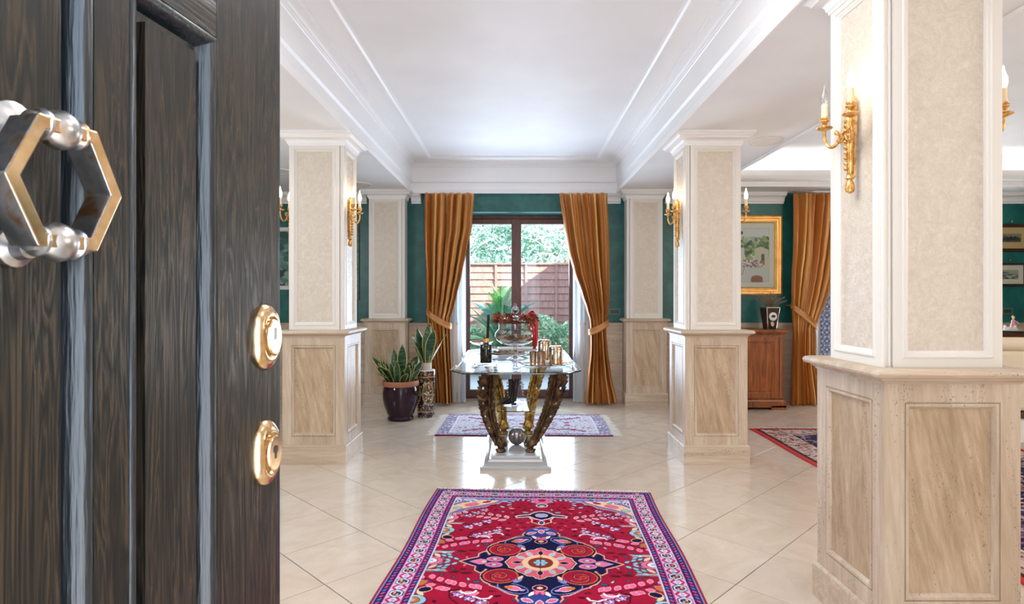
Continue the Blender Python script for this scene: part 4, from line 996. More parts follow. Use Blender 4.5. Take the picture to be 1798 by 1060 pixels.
def art_town(w, h):
    c = Canvas(w, h, .006, '#D8D2CC'); R = random.Random(4)
    c.rect(0, w, h*.62, h, '#B8B8B4'); c.rect(0, w, h*.84, h, '#CFCDC8')
    for k in range(260):
        x, y = R.uniform(0, w), R.gauss(h*.62, h*.085); c.ell(x, y, R.uniform(.014, .04), R.uniform(.01, .03), R.choice(['#40562E', '#6C8648', '#2C4028', '#86A05C', '#5A6A4C', '#9AA888']), R.uniform(0, 3))
    c.poly([(w*.70, 0), (w*.70, h*.62), (w*.82, h*.66), (w, h*.60), (w, 0)], '#C8BFA8'); c.rect(w*.84, w*.90, h*.30, h*.52, '#3E4A40')
    c.rect(w*.38, w*.48, h*.16, h*.62, '#CCC8C0'); c.ell(w*.43, h*.62, w*.05, h*.025, '#CCC8C0'); c.rect(w*.02, w*.09, h*.25, h*.62, '#BFBCB4')
    c.poly([(0, 0), (0, h*.36), (w*.35, h*.40), (w*.60, h*.30), (w, h*.22), (w, 0)], '#C4C2C0')
    for x, y, q, u in ((.1, .08, .16, .34), (.62, .0, .24, .13)):
        c.ell(w*(x+q/2), h*(y+u*.6), w*q/2, h*u*.4, '#8A4A2C'); c.rect(w*x, w*(x+q), h*y, h*(y+u*.6), '#7A4228')
    for k in range(70): c.ell(R.uniform(w*.45, w*.9), R.uniform(h*.28, h*.42), .014, .009, R.choice(['#A0563C', '#6A6CA0', '#C08868', '#384858', '#D8D0C4']))
    for k in range(40): c.ell(R.uniform(0, w*.4), R.uniform(0, h*.12), .02, .01, R.choice(['#A89A6C', '#7C6C50', '#D8CFC0']))
    c.c = np.clip(c.c*1.25, 0, 1); c.line([(w*.48, h*.30), (w*.44, h*.16), (w*.30, h*.09), (w*.2, h*.08)], .006, '#6C6460')
    return c.c
picture('framed_painting', 2.94, 1.893, .93, 1.026, .10, M['gold'], .065, M['mat'], art_town, 'gold-framed painting of pale walls and green trees above the wooden cabinet', hook=True)
def art_bw(w, h):
    c = Canvas(w, h, .005, '#9A8C74'); c.rect(0, w, 0, h*.45, '#5C5040'); R = random.Random(8)
    for k in range(50): c.ell(R.uniform(w*.1, w*.9), R.gauss(h*.42, h*.09), .014, .018, R.choice(['#241E1A', '#1A1614', '#4C4236']))
    return c.c
def art_sea(w, h):
    c = Canvas(w, h, .005, '#B8B4A0'); c.rect(0, w, 0, h*.55, '#5C6460'); R = random.Random(8)
    for k in range(40): c.ell(R.uniform(w*.05, w*.95), R.uniform(h*.1, h*.5), .02, .005, R.choice(['#8C948C', '#3C4444', '#C8C8BC']))
    c.poly([(w*.25, h*.35), (w*.85, h*.42), (w*.8, h*.3), (w*.3, h*.25)], '#D0D0C8'); c.ell(w*.2, h*.7, w*.25, h*.1, '#7C7A64')
    return c.c
picture('framed_photograph', 6.36, 2.115, .50, .36, .045, M['darkwood'], .082, M['matyellow'], art_bw, 'dark-framed old photograph with a yellowed mount, upper of the two on the far right wall', hook=True)
picture('framed_photograph', 6.34, 1.645, .40, .30, .030, M['darkwood'], .062, M['mat'], art_sea, 'dark-framed seascape print with a cream mount, lower of the two on the far right wall', hook=True)
def art_green(w, h):
    c = Canvas(w, h, .01, '#5E8478'); R = random.Random(2)
    for k in range(200): c.ell(R.uniform(0, w), R.uniform(h*.35, h), .06, .04, R.choice(['#7C9C90', '#48706A', '#9CB0A0', '#3A5C58']))
    for k in range(90): c.ell(R.uniform(0, w), R.uniform(0, h*.4), .04, .03, R.choice(['#2E3E44', '#6C8C84', '#A8B8B0', '#1E2A30']))
    return c.c
picture('framed_painting', -3.25, 1.85, .72, .80, .05, M['white'], .004, M['white'], art_green, 'white-framed grey-green landscape painting glimpsed between the door edge and the left column')
picture('framed_painting', -2.42, 1.83, .78, 1.02, .075, M['silvergilt'], .03, M['mat'], art_green, 'silver-gilt framed picture partly hidden behind the left column')
# switch plates
def switch_plate(x, z, w, h, label):
    r = empty('switch_plate', (x, YW, z), 0, label, 'switch'); m = MB(); m.box(-w/2, w/2, -.008, 0, -h/2, h/2); m.build('plate', M['plate'], r, smooth=0, bevel=.002)
    for k in range(3):
        a = -w*.34+k*w*.23; MB().box(a, a+w*.21, -.011, -.0082, -h*.26, h*.26).build('rocker', M['plastic'], r, smooth=0, bevel=.001)
switch_plate((1079-CX)*YW/F, H-(547-CY)*YW/F, .15, .085, 'three-rocker switch plate on the green wall right of the garden door curtain')
switch_plate((1768-CX)*YW/F, H-(546-CY)*YW/F, .15, .085, 'three-rocker switch plate on the green wall below the framed seascape')
def round_speaker(x, y, label):
    r = empty('ceiling_speaker', (x, y, ZS), 0, label, 'speaker', None)
    MB().lathe([(.001, -.012), (.115, -.012), (.118, -.008)], (0, 0, 0), 40, cap=False).build('grille', M['speaker'], r, smooth=40)
    MB().lathe([(.118, -.008), (.120, -.015), (.136, -.014), (.142, -.001)], (0, 0, 0), 40, cap=False).build('rim', M['speaker'], r, smooth=40)
round_speaker(2.13, 5.12, 'round flush ceiling speaker beside the capital of the column right of the table')
round_speaker(-1.86, 7.05, 'round ceiling speaker above the sconce of the left column')
round_speaker(-2.52, 6.3, 'round ceiling speaker glimpsed between the door edge and the left column')

# ------------------------------------------------------------------ wooden cabinet with vase
cab = empty('wooden_cabinet', (2.70, 7.40, 0), 0, 'reddish walnut two-door cabinet against the wall under the gold-framed painting', 'cabinet')
w2, d2 = .50, .20
m = MB(); m.box(-w2, w2, -d2, d2, .09, .90); m.build('carcass', M['walnut'], cab, smooth=0, bevel=.003)
m = MB(); m.rect_sweep(-w2, w2, -d2, d2, [(0, .90), (-.012, .905), (-.02, .918), (-.035, .925), (-.04, .935), (-.055, .937), (-.055, .957), (-.048, .962), (.02, .962)]); n0 = len(m.v); m.f.append((n0-4, n0-3, n0-2, n0-1)); m.mi.append(0); m.build('top', M['walnut'], cab, smooth=30)
m = MB(); m.rect_sweep(-w2, w2, -d2, d2, [(0, .125), (-.012, .118), (-.018, .10), (-.03, .096), (-.03, .03), (-.005, .03)])
for sx in (-1, 1):
    for sy in (-1, 1): m.box(sx*(w2-.06)-.09, sx*(w2-.06)+.09 if sx < 0 else sx*(w2-.06)+.09, sy*(d2-.02)-.05, sy*(d2-.02)+.05, 0, .05)
m.build('base', M['walnut'], cab, smooth=0)
for sx in (-1, 1):
    a = -w2+.055 if sx < 0 else .004; b = -.004 if sx < 0 else w2-.055
    m = MB(); m.rings((a, -d2, .14), (1, 0, 0), (0, 0, 1), (0, -1, 0), b-a, .735, [(0, .0), (0, .016), (.055, .016), (.058, .010), (.064, .010), (.075, .004), (.09, .012)], True)
    dr = m.build('door', M['walnut'], cab, smooth=0)
    kx = b-.028 if sx < 0 else a+.028; q = MB(); q.tube([(kx, -d2-.016, .52), (kx, -d2-.034, .52)], .005, 8); q.ball((kx, -d2-.038, .52), .011, 10); q.build('knob', M['brass'], dr, smooth=40)
    MB().box(sx*(w2-.025)-.022, sx*(w2-.025)+.022, -d2-.012, -d2, .14, .88).build('pilaster_strip', M['walnut'], cab, smooth=0, bevel=.003)
vs_ = empty('flower_vase', (3.115, 7.38, .962), math.radians(8), 'square tapering vase with a clock-like disc and dried lavender, standing on the cabinet', 'vase')
def taper(a, b, z0, z1): return [(-a, -a, z0), (a, -a, z0), (a, a, z0), (-a, a, z0), (-b, -b, z1), (b, -b, z1), (b, b, z1), (-b, b, z1)]
BF = [(0, 3, 2, 1), (4, 5, 6, 7), (0, 1, 5, 4), (1, 2, 6, 5), (2, 3, 7, 6), (3, 0, 4, 7)]
MB().add(taper(.054, .084, 0, .262), BF).build('pot', M['darkwood'], vs_, smooth=0, bevel=.002)
m = MB(); m.add(taper(.085, .087, .258, .272), BF); m.build('rim', M['silver'], vs_, smooth=0)
for sx in (-1, 1):
    m = MB(); m.tube([(sx*.055, -.055, .003), (sx*.085, -.085, .262)], .004, 6); m.build('edge', M['silver'], vs_, smooth=50)
m = MB(); m.lathe([(.001, .007), (.046, .007), (.052, .003), (.052, -.003)], (0, 0, 0), 28, cap=False); m.v = [(x, -.078-z, .155+y) for x, y, z in m.v]; m.build('dial', M['white'], vs_, smooth=40)
m = MB(); m.lathe([(.001, .0), (.028, .0), (.028, -.002)], (0, 0, 0), 24, cap=False); m.v = [(x, -.0862-z, .158+y*.6) for x, y, z in m.v]; m.build('dial_mark', M['plastic'], vs_, smooth=0)
m = MB(); m.lathe([(.001, .002), (.020, .002), (.024, -.002)], (0, 0, 0), 20, cap=False); m.v = [(x, -.0665-z, .062+y*1.4) for x, y, z in m.v]; m.build('lower_badge', M['silver'], vs_, smooth=30)
m = MB(); m.add(taper(.066, .066, .25, .266), BF); m.build('soil', M['soil'], vs_, smooth=0)
m = MB(); R = random.Random(3)
for k in range(110):
    a = R.uniform(0, 2*PI); e = R.uniform(.1, 1.0); L = R.uniform(.12, .24); dx, dy, dz = math.cos(a)*math.sin(e), math.sin(a)*math.sin(e), math.cos(e)
    p0 = (R.uniform(-.04, .04), R.uniform(-.04, .04), .26); p1 = (p0[0]+dx*L*.6, p0[1]+dy*L*.6, .26+dz*L*.6); p2 = (p0[0]+dx*L*1.1, p0[1]+dy*L*1.1, .26+dz*L*.9)
    m.tube([p0, p1, p2], [.0015, .0018, .003], 4)
o = m.build('dried_stems', NT('dried_lavender').set(col=lin('#8A7660'), rough=.9).m, vs_, smooth=0); o['kind'] = 'stuff'

# ------------------------------------------------------------------ armchair, sideboard and figurine at the far right
ch = empty('armchair', (3.45, 4.55, 0), 0, 'cream upholstered armchair with rolled top rail at the right edge, beyond the nearest column', 'armchair')
m = MB(); m.tube([(-.40, -.06, 1.005), (.375, -.06, .998)], .052, 20); m.build('rolled_top', M['upholstery'], ch, smooth=60)
m = MB(); m.box(-.40, .52, -.10, .02, .50, .955); m.build('backrest', M['upholstery'], ch, smooth=0, bevel=.03)
m = MB(); m.lathe([(.055, 0), (.055, .012), (.040, .016), (.018, .022), (.001, .022)], (0, 0, 0), 20); m.v = [(.376+z, -.06+x, .998+y) for x, y, z in m.v]; m.build('end_scroll', M['darkwood'], ch, smooth=30)
m = MB(); m.box(-.41, .53, -.11, .60, .45, .495); m.build('seat_rail', M['darkwood'], ch, smooth=0, bevel=.006)
m = MB(); m.box(-.40, .52, -.09, .58, .26, .448); m.build('seat_skirt', M['white'], ch, smooth=0, bevel=.01)
m = MB(); m.box(-.38, .50, .03, .60, .497, .60); m.build('seat_cushion', M['upholstery'], ch, smooth=0, bevel=.04)
for sx in (-.36, .47):
    for sy in (-.06, .54): MB().lathe([(.016, .011), (.022, .06), (.018, .10), (.03, .18), (.034, .258)], (sx, sy, 0), 12).build('leg', M['darkwood'], ch, smooth=40)
sb = empty('sideboard', (6.15, 7.25, 0), 0, 'low dark wooden sideboard on the far right wall under the framed prints', 'sideboard')
m = MB(); m.box(-.75, .75, -.25, .25, .12, .90); m.build('carcass', M['walnut'], sb, smooth=0, bevel=.003)
m = MB(); m.box(-.80, .80, -.29, .29, .901, .945); m.build('top', M['darkwood'], sb, smooth=0, bevel=.008)
for k in range(3): m = MB(); m.rings((-.72+k*.485, -.25, .16), (1, 0, 0), (0, 0, 1), (0, -1, 0), .47, .70, [(0, 0), (0, .014), (.05, .014), (.06, .004), (.07, .010)], True); m.build('door', M['walnut'], sb, smooth=0)
for sx in (-.68, .68):
    for sy in (-.2, .2): MB().box(sx-.03, sx+.03, sy-.03, sy+.03, 0, .12).build('foot', M['darkwood'], sb, smooth=0)
tr = empty('serving_tray', (5.93, 7.12, .945), 0, 'silver rimmed tray under the porcelain figurine on the sideboard', 'tray')
MB().lathe([(.001, .004), (.20, .004), (.235, .012), (.24, .016), (.238, .009), (.20, .0), (.001, .0)], (0, 0, 0), 32, cap=False, sy=.55).build('dish', M['silver'], tr, smooth=40)
m = MB()
for sx in (-1, 1): MB().tube([(sx*(.24+.03*math.sin(PI*k/8)), -.05+.1*k/8, .012+.012*math.sin(PI*k/8)) for k in range(9)], .004, 6).build('handle', M['silver'], tr, smooth=40)
fg = empty('porcelain_figurine', (5.87, 7.11, .9495), 0, 'small white porcelain group with a fair-haired seated figure on the silver tray', 'figurine')
m = MB(); R = random.Random(6)
m.lathe([(.085, 0), (.09, .01), (.075, .025), (.06, .05), (.001, .055)], (0, 0, 0), 16, sy=.6)
for k in range(26): a = R.uniform(0, 2*PI); m.ball((.07*math.cos(a), .04*math.sin(a), R.uniform(.015, .06)), R.uniform(.010, .017), 8)
m.build('flower_base', M['white'], fg, smooth=50)
m = MB(); m.lathe([(.03, .05), (.034, .07), (.020, .10), (.022, .125), (.010, .14), (.008, .147)], (.03, 0, 0), 12); m.tube([(.045, -.01, .12), (.062, -.03, .10), (.05, -.05, .085)], [.008, .007, .005], 7); m.tube([(.012, -.01, .12), (-.005, -.03, .10), (.005, -.045, .08)], [.008, .007, .005], 7)
m.build('dress', NT('painted_porcelain_dress').set(col=lin('#D89AA4'), rough=.2).m, fg, smooth=50)
m = MB(); m.ball((.03, -.002, .160), .015, 12, sz=1.15); m.build('head', NT('porcelain_skin').set(col=lin('#F0D0BC'), rough=.2).m, fg, smooth=60)
m = MB(); m.ball((.03, .004, .168), .0165, 12, sz=.9); m.ball((.03, .008, .182), .009, 8); m.build('hair', NT('porcelain_hair').set(col=lin('#D8A050'), rough=.3).m, fg, smooth=60)

# ------------------------------------------------------------------ potted snake plants
def leaf_mesh(L, w, bend, seed):
    R = random.Random(seed); N = 9; vs = []; uv = []
    for i in range(N+1):
        t = i/N; ww = w*(.55+.75*math.sin(min(1, t*1.25)*PI*.5))*(1-max(0, (t-.55)/.45)**2.2)+.0015
        x = bend*L*t*t; z = L*(t-.12*abs(bend)*t*t)*.98; tw = .5*math.sin(t*2+seed)
        for k, q in enumerate((-1, -.5, 0, .5, 1)):
            fold = .22*abs(q)*ww; lx, ly = q*ww*math.cos(tw), q*ww*math.sin(tw)
            vs.append((x-fold*math.sin(tw)*.3+ly*.3, lx, z)); vs[-1] = (x+ly+fold*.6, lx, z); uv.append((.5+q*.5, t))
    fs = [(i*5+k, i*5+k+1, (i+1)*5+k+1, (i+1)*5+k) for i in range(N) for k in range(4)]
    m = MB(); m.add(vs, fs); m.uv = uv; return m
def plant_leaves(root, specs, zb):
    protos = []
    for k, (L, w, b) in enumerate(((.30, .034, .25), (.36, .036, .12), (.24, .033, .5), (.32, .032, -.1))):
        protos.append((L, leaf_mesh(L, w, b, k)))
    meshes = []
    for j, (x, y, L, az, tilt, kind) in enumerate(specs):
        pl, mb = protos[kind]
        if j < 4 or kind not in [q[0] for q in meshes]:
            o = mb.build('leaf', M['leaf'], root, smooth=80, recalc=False); so = o.modifiers.new('thick', 'SOLIDIFY'); so.thickness = .004; meshes.append((kind, o.data))
        else:
            me = [q[1] for q in meshes if q[0] == kind][0]; o = newo('leaf', me, root); so = o.modifiers.new('thick', 'SOLIDIFY'); so.thickness = .004
        s = L/pl; o.location = (x, y, zb); o.rotation_euler = (0, tilt, az); o.scale = (max(.8, s*.9), max(.8, s*.95), s)
p1 = empty('potted_plant', (-1.29, 6.62, 0), 0, 'bushy snake plant in a glossy aubergine pot with terracotta rim by the left pilaster', 'plant')
MB().lathe([(.125, 0), (.140, .006), (.142, .03), (.130, .045), (.150, .08), (.178, .16), (.194, .24), (.197, .30), (.188, .355), (.176, .385), (.160, .385), (.160, .33), (.001, .33)], (0, 0, 0), 40).build('pot', M['pot'], p1, smooth=40)
MB().lathe([(.178, .380), (.196, .378), (.202, .390), (.202, .425), (.196, .435), (.180, .436), (.172, .425), (.170, .36)], (0, 0, 0), 40, cap=False).build('rim', M['terra'], p1, smooth=35)
MB().lathe([(.001, .400), (.171, .395)], (0, 0, 0), 30, cap=False).build('soil', M['soil'], p1, smooth=30)
R = random.Random(11); sp = []
for k in range(58):
    a = R.uniform(0, 2*PI); r = .145*math.sqrt(R.random()); L = R.uniform(.20, .31)+(.10 if k % 11 == 0 else 0); sp.append((r*math.cos(a), r*math.sin(a), L, a+R.uniform(-.6, .6), .08+r*1.9+R.uniform(-.05, .12), R.choice([0, 0, 1, 2, 3])))
sp.append((.02, -.05, .46, -1.2, .02, 1)); sp.append((-.04, -.02, .40, 2.2, .1, 1))
plant_leaves(p1, sp, .395)
p2 = empty('potted_plant', (-1.035, 6.80, 0), 0, 'tall snake plant in a mosaic-patterned cylinder vase beside the left curtain', 'plant')
c = Canvas(2*PI*.1, .52, .0052, '#2A2430'); R = random.Random(12)
for k in range(900): c.leaf(R.uniform(0, .628), R.uniform(0, .52), .026, .009, R.uniform(0, PI), R.choice(['#C89038', '#D8B058', '#5C3420', '#A8A0A8', '#3C3850', '#E0CCA0', '#241C24', '#7A2C20']))
for q in range(4):
    cx = q*.157+.04
    c.ell(cx, .27, .062, .12, '#8C6C40', 0, '#D8B870', .006); c.ell(cx, .27, .048, .10, '#4A3830')
    for k in range(70): a = R.uniform(0, 2*PI); rr = R.random(); c.ell(cx+.045*rr*math.cos(a), .27+.095*rr*math.sin(a), .007, .006, R.choice(['#D8C088', '#A84428', '#C8C0B0', '#E8D8A8', '#6C4C30']))
c.rect(0, .64, .06, .068, '#C89A48'); c.rect(0, .64, .45, .458, '#C89A48')
arr = c.c; ny, nx = arr.shape[:2]
V = []; 
for j in range(ny):
    z = .52*j/(ny-1); r = .101-.006*max(0, 1-z/.03)
    for i in range(nx): th = 2*PI*i/(nx-1); V.append((r*math.cos(th), r*math.sin(th), z))
Q = [(j*nx+i, j*nx+i+1, (j+1)*nx+i+1, (j+1)*nx+i) for j in range(ny-1) for i in range(nx-1)]
o = MB().add(V, Q).build('vase', M['print'], p2, smooth=60, recalc=False); 
mt = NT('mosaic_glaze'); at = mt.n('VertexColor'); at.layer_name = 'dye'; mt.color(at.outputs[0]); mt.set(rough=.12, coat=.6); o.data.materials[0] = mt.m
ca = o.data.color_attributes.new('dye', 'FLOAT_COLOR', 'POINT'); ca.data.foreach_set('color', np.concatenate([arr.reshape(-1, 3), np.ones((nx*ny, 1))], 1).astype(np.float32).ravel())
MB().lathe([(.101, .519), (.103, .526), (.098, .533), (.072, .534)], (0, 0, 0), 36, cap=False).build('shoulder', M['white'], p2, smooth=40)
MB().lathe([(.072, .50), (.064, .53), (.062, .60), (.066, .612), (.060, .612), (.056, .58), (.001, .575)], (0, 0, 0), 30, cap=False).build('neck', M['upholstery'], p2, smooth=40)
plant_leaves(p2, [(-.03, .0, .46, 2.6, .12, 1), (.0, .02, .50, 1.0, .03, 1), (.02, -.02, .44, -.8, .06, 0), (-.02, -.03, .40, 3.4, .16, 0), (.03, .01, .42, .4, .42, 1), (.0, .03, .34, 1.8, .2, 3), (.01, -.01, .48, -2.0, .02, 3), (-.04, .01, .36, 2.9, .22, 1)], .575)

# ------------------------------------------------------------------ glass table
ZG = .770; TX = -.012
tb = empty('glass_table', (TX, 5.21, 0), 0, 'long glass-topped table on bronze acanthus legs and stepped ivory plinth in the hall', 'table')
def oct_(x, y0, y1, cx, cy): return [(-x+cx, y0), (x-cx, y0), (x, y0+cy), (x, y1-cy), (x-cx, y1), (-x+cx, y1), (-x, y1-cy), (-x, y0+cy)]
hx = .53; ya, yb = 4.62-5.21, 6.82-5.21
o1 = oct_(hx, ya, yb, .12, .20); 
def shrink(poly, d):
    cx = sum(p[0] for p in poly)/8; cy = sum(p[1] for p in poly)/8; return [(x-math.copysign(min(d, abs(x-cx)*d/.4+d*.2), x-cx)*1.0, y-math.copysign(d, y-cy)) for x, y in poly]
o2 = [(x*(hx-.036)/hx, (ya+yb)/2+(y-(ya+yb)/2)*((yb-ya)/2-.03)/((yb-ya)/2)) for x, y in o1]
m = MB(); m.prism(o2, ZG-.014, ZG); m.f = m.f[:2]; m.mi = m.mi[:2]; m.build('glass_top', M['tglass'], tb, smooth=0)
m = MB(); m.add([(x, y, ZG) for x, y in o2]+[(x, y, ZG-.005) for x, y in o1], [(i, (i+1) % 8, 8+(i+1) % 8, 8+i) for i in range(8)]); m.add([(x, y, ZG-.014) for x, y in o2]+[(x, y, ZG-.0145) for x, y in o1], [(i, (i+1) % 8, 8+(i+1) % 8, 8+i) for i in range(8)]); m.build('bevel', M['bevel'], tb, smooth=0)
m = MB(); m.add([(x, y, ZG-.005) for x, y in o1]+[(x, y, ZG-.0145) for x, y in o1], [(i, (i+1) % 8, 8+(i+1) % 8, 8+i) for i in range(8)]); m.build('glass_edge', M['edge'], tb, smooth=0)
# lower shelf
s1 = oct_(.165, 5.0-5.21, 5.66-5.21, .03, .05); m = MB(); m.prism(s1, .392, .400); m.f = m.f[:2]; m.mi = m.mi[:2]; m.build('glass_shelf', M['tglass'], tb, smooth=0)
m = MB(); m.prism(s1, .392, .400); m.f = m.f[2:]; m.mi = m.mi[2:]; m.build('shelf_edge', M['edge'], tb, smooth=0)
# stepped plinth
def tier(name, hw, y0, y1, prof):
    m = MB(); m.rect_sweep(-hw, hw, y0, y1, prof); n = len(m.v); m.f.append((n-4, n-3, n-2, n-1)); m.mi.append(0); m.f.append((3, 2, 1, 0)); m.mi.append(0); return m.build(name, M['lacquer'], tb, smooth=30)
tier('plinth_step', .278, 4.66-5.21, 5.76-5.21, [(0, 0), (0, .024), (.004, .029), (.018, .030), (.020, .034)])
tier('plinth_step', .250, 4.70-5.21, 5.72-5.21, [(0, .0302), (0, .040), (.012, .044), (.030, .052), (.038, .064), (.040, .070), (.052, .071)])
tier('plinth_step', .196, 4.76-5.21, 5.66-5.21, [(0, .0712), (0, .082), (.003, .088), (.010, .090)])
# acanthus legs: folded serrated leaf sweeping up and out
def acanthus(foot, mid, top, az, mat, wmax=.085, seed=0, outer=1):
    R = random.Random(seed); N = 66; P = [Vector(foot), Vector(foot)+(Vector(mid)-Vector(foot))*.5+Vector((0, 0, .02)), Vector(mid), Vector(top)]
    def bez(t): return P[0]*(1-t)**3+P[1]*3*t*(1-t)**2+P[2]*3*t*t*(1-t)+P[3]*t**3
    out = Vector((math.cos(az), math.sin(az), 0)); side = Vector((-math.sin(az), math.cos(az), 0)); vs = []; cols = 9
    for i in range(N+1):
        t = i/N; p = bez(t); tooth = (t*19) % 1.0; w = wmax*(.50+.50*t**.8)*(1.0 if t < .93 else 1-(t-.93)*3)
        wt = w*(1+.30*(tooth-.35)*(1 if t > .10 else 0)); wi = w*(1+.10*(tooth-.5)); curl = .030*max(0, t-.80)/.2
        for k in range(cols):
            q = k/(cols-1)*2-1; e = abs(q)
            ww = ((wt if q*outer > 0 else wi) if e > .9 else w*.88 if e > .7 else w)*q
            dep = -.060*w/.085*e**1.5+.020*math.cos(q*PI*2.0)*(1-e)+.002*math.sin(t*75)*e
            lift = .016*(tooth) if e > .9 else 0
            vs.append(p+side*ww+out*(curl*(1-e)-dep)-out*.0+Vector((0, 0, lift)))
    fs = []
    for i in range(N):
        for k in range(cols-1):
            if k == (1 if outer < 0 else cols-3) and i % 12 in (6, 7) and i > 10: continue
            if k == (cols-3 if outer < 0 else 1) and i % 15 in (9,) and i > 20: continue
            fs.append((i*cols+k, i*cols+k+1, (i+1)*cols+k+1, (i+1)*cols+k))
    m = MB(); m.add(vs, fs); lg = m.build('leg', mat, tb, smooth=50, recalc=False); so = lg.modifiers.new('cast', 'SOLIDIFY'); so.thickness = .009; so.offset = 0
    # central rib and scrolled hoof as sub-parts
    m = MB(); m.tube([bez(i/24)-out*.004 for i in range(25)], [.017-.007*(i/24) for i in range(25)], 10); m.build('rib', mat, lg, smooth=50)
    f = Vector(foot); m = MB(); m.lathe([(.034, .0), (.040, .006), (.038, .018), (.026, .030), (.030, .042), (.046, .062), (.048, .080), (.036, .105), (.024, .13)], (f.x+out.x*.004, f.y+out.y*.004, .0902), 18)
    for sg in (-1, 1): m.ball((f.x+side.x*sg*.040+out.x*.012, f.y+side.y*sg*.040+out.y*.012, .155), .019, 10)
    for k in range(5): m.ball((f.x+out.x*.03+side.x*(k-2)*.014, f.y+out.y*.03+side.y*(k-2)*.014, .112), .010, 8)
    m.build('hoof', mat, lg, smooth=50)
zt_ = ZG-.0155
for sx in (-1, 1):
    acanthus((sx*.118, -.325, .14), ((-.255 if sx < 0 else .30), -.36, .46), ((-.180 if sx < 0 else .322), -.40, zt_), -PI/2-(-sx)*.40, M['bronze'], .084, 3, sx)
    acanthus((sx*.110, .325, .14), (sx*.12, .50, .42), (sx*.258, .86, zt_), -PI/2+(-sx)*.45*-1, M['goldleg'], .074, 5, sx)
MB().ball((.008, -.09, .0902+.0725), .0725, 32).build('ball', M['ball'], tb, smooth=60)

# ------------------------------------------------------------------ things on the table
def put(name, x, y, z, label, cat, group=None, rz=0): return empty(name, (x, y, z), rz, label, cat, group)
ZT_ = ZG+.0003
xw = lambda px, Y: (px-CX)*Y/F
# crystal coaster block with the reed diffuser
X0 = xw(853.5, 4.98)
b = put('crystal_coaster', X0, 4.98, ZT_, 'small clear crystal tray on short feet under the dark reed diffuser', 'tray')
m = MB(); m.box(-.085, .085, -.075, .075, .016, .030); m.build('plate', M['crystal'], b, smooth=0, bevel=.003)
for sx in (-1, 1):
    for sy in (-1, 1): MB().lathe([(.012, 0), (.014, .006), (.010, .012), (.014, .0159)], (sx*.078, sy*.066, 0), 12).build('foot', M['chrome'], b, smooth=40)
    MB().tube([(sx*.088, -.07, .031), (sx*.095, -.02, .038), (sx*.095, .02, .038), (sx*.088, .07, .031)], .005, 8).build('handle', M['chrome'], b, smooth=40)
b = put('reed_diffuser', X0, 4.98, ZT_+.0305, 'dark olive glass reed diffuser bottle with black reeds at the front left of the table', 'bottle')
MB().lathe([(.001, .006), (.046, .006), (.049, .012), (.049, .150), (.044, .160), (.024, .164), (.022, .17), (.022, .212)], (0, 0, 0), 32, cap=False).build('bottle', M['amber'], b, smooth=35)
MB().lathe([(.001, .010), (.044, .011), (.045, .125), (.001, .126)], (0, 0, 0), 28, cap=False).build('perfume', NT('dark_perfume').set(col=lin('#14160A'), rough=.05, spec=.8).m, b, smooth=35)
MB().lathe([(.0225, .175), (.0255, .176), (.0255, .208), (.0225, .210)], (0, 0, 0), 28, cap=False).build('collar', M['gilt'], b, smooth=35)
m = MB()
for k in range(5): m.tube([(-.006+.002*k, .003*k-.006, .03), (.004+.0045*k, .004*k-.008, .22), (.012+.004*k, .005*k-.010, .405)], .0028, 6)
m.build('reeds', M['reed'], b, smooth=40)
# silver tray with canisters and cups
b = put('serving_tray', xw(958, 5.05), 5.12, ZT_, 'polished silver tray with handles under the silver canisters at the right of the table', 'tray')
MB().lathe([(.001, .004), (.15, .004), (.172, .010), (.176, .016), (.174, .008), (.15, .0), (.001, .0)], (0, 0, 0), 40, cap=False, sx=1.15, sy=.75).build('dish', M['silver'], b, smooth=40)
for sx in (-1, 1): MB().tube([(sx*(.200+.035*math.sin(PI*k/10)), -.045+.09*k/10, .014+.020*math.sin(PI*k/10)) for k in range(11)], .0045, 8).build('handle', M['silver'], b, smooth=40)
def canister(px, Y, r, h, label, z=.0045, lid=True, group=None, y_off=0):
    b = put('silver_canister' if lid else 'silver_cup', xw(px, Y), Y, ZT_+z, label, 'canister' if lid else 'cup', group)
    if lid:
        MB().lathe([(r*.9, 0), (r, .004), (r, h*.80), (r*.985, h*.81)], (0, 0, 0), 36).build('body', M['silvergilt'], b, smooth=35)
        MB().lathe([(r*1.0, h*.815), (r*1.04, h*.82), (r*1.04, h*.87), (r*.98, h*.93), (r*.80, h*.975), (r*.3, h*.99), (.001, h)], (0, 0, 0), 36).build('lid', M['silvergilt'], b, smooth=35)
        MB().lathe([(.006, h-.001), (.004, h+.008), (.009, h+.016), (.009, h+.022), (.004, h+.030), (.0005, h+.033)], (0, 0, 0), 14).build('knob', M['silver'], b, smooth=40)
    else:
        MB().lathe([(r*.86, 0), (r*.94, .004), (r*.96, h*.2), (r, h*.94), (r*1.04, h), (r*.96, h), (r*.92, h*.5), (r*.86, .01), (.001, .008)], (0, 0, 0), 30, cap=False).build('body', M['silvergilt'], b, smooth=35)
    return b
canister(976, 5.10, .060, .165, 'large lidded silver canister with knob at the front right of the table')
canister(955.5, 5.55, .058, .190, 'taller lidded silver canister standing behind the two silver cups', 0)
canister(936, 5.10, .030, .115, 'left of the two small silver cups on the table tray', lid=False, group='small silver cups on the tray')
canister(950, 5.08, .036, .118, 'right of the two small silver cups, next to the large canister', lid=False, group='small silver cups on the tray')
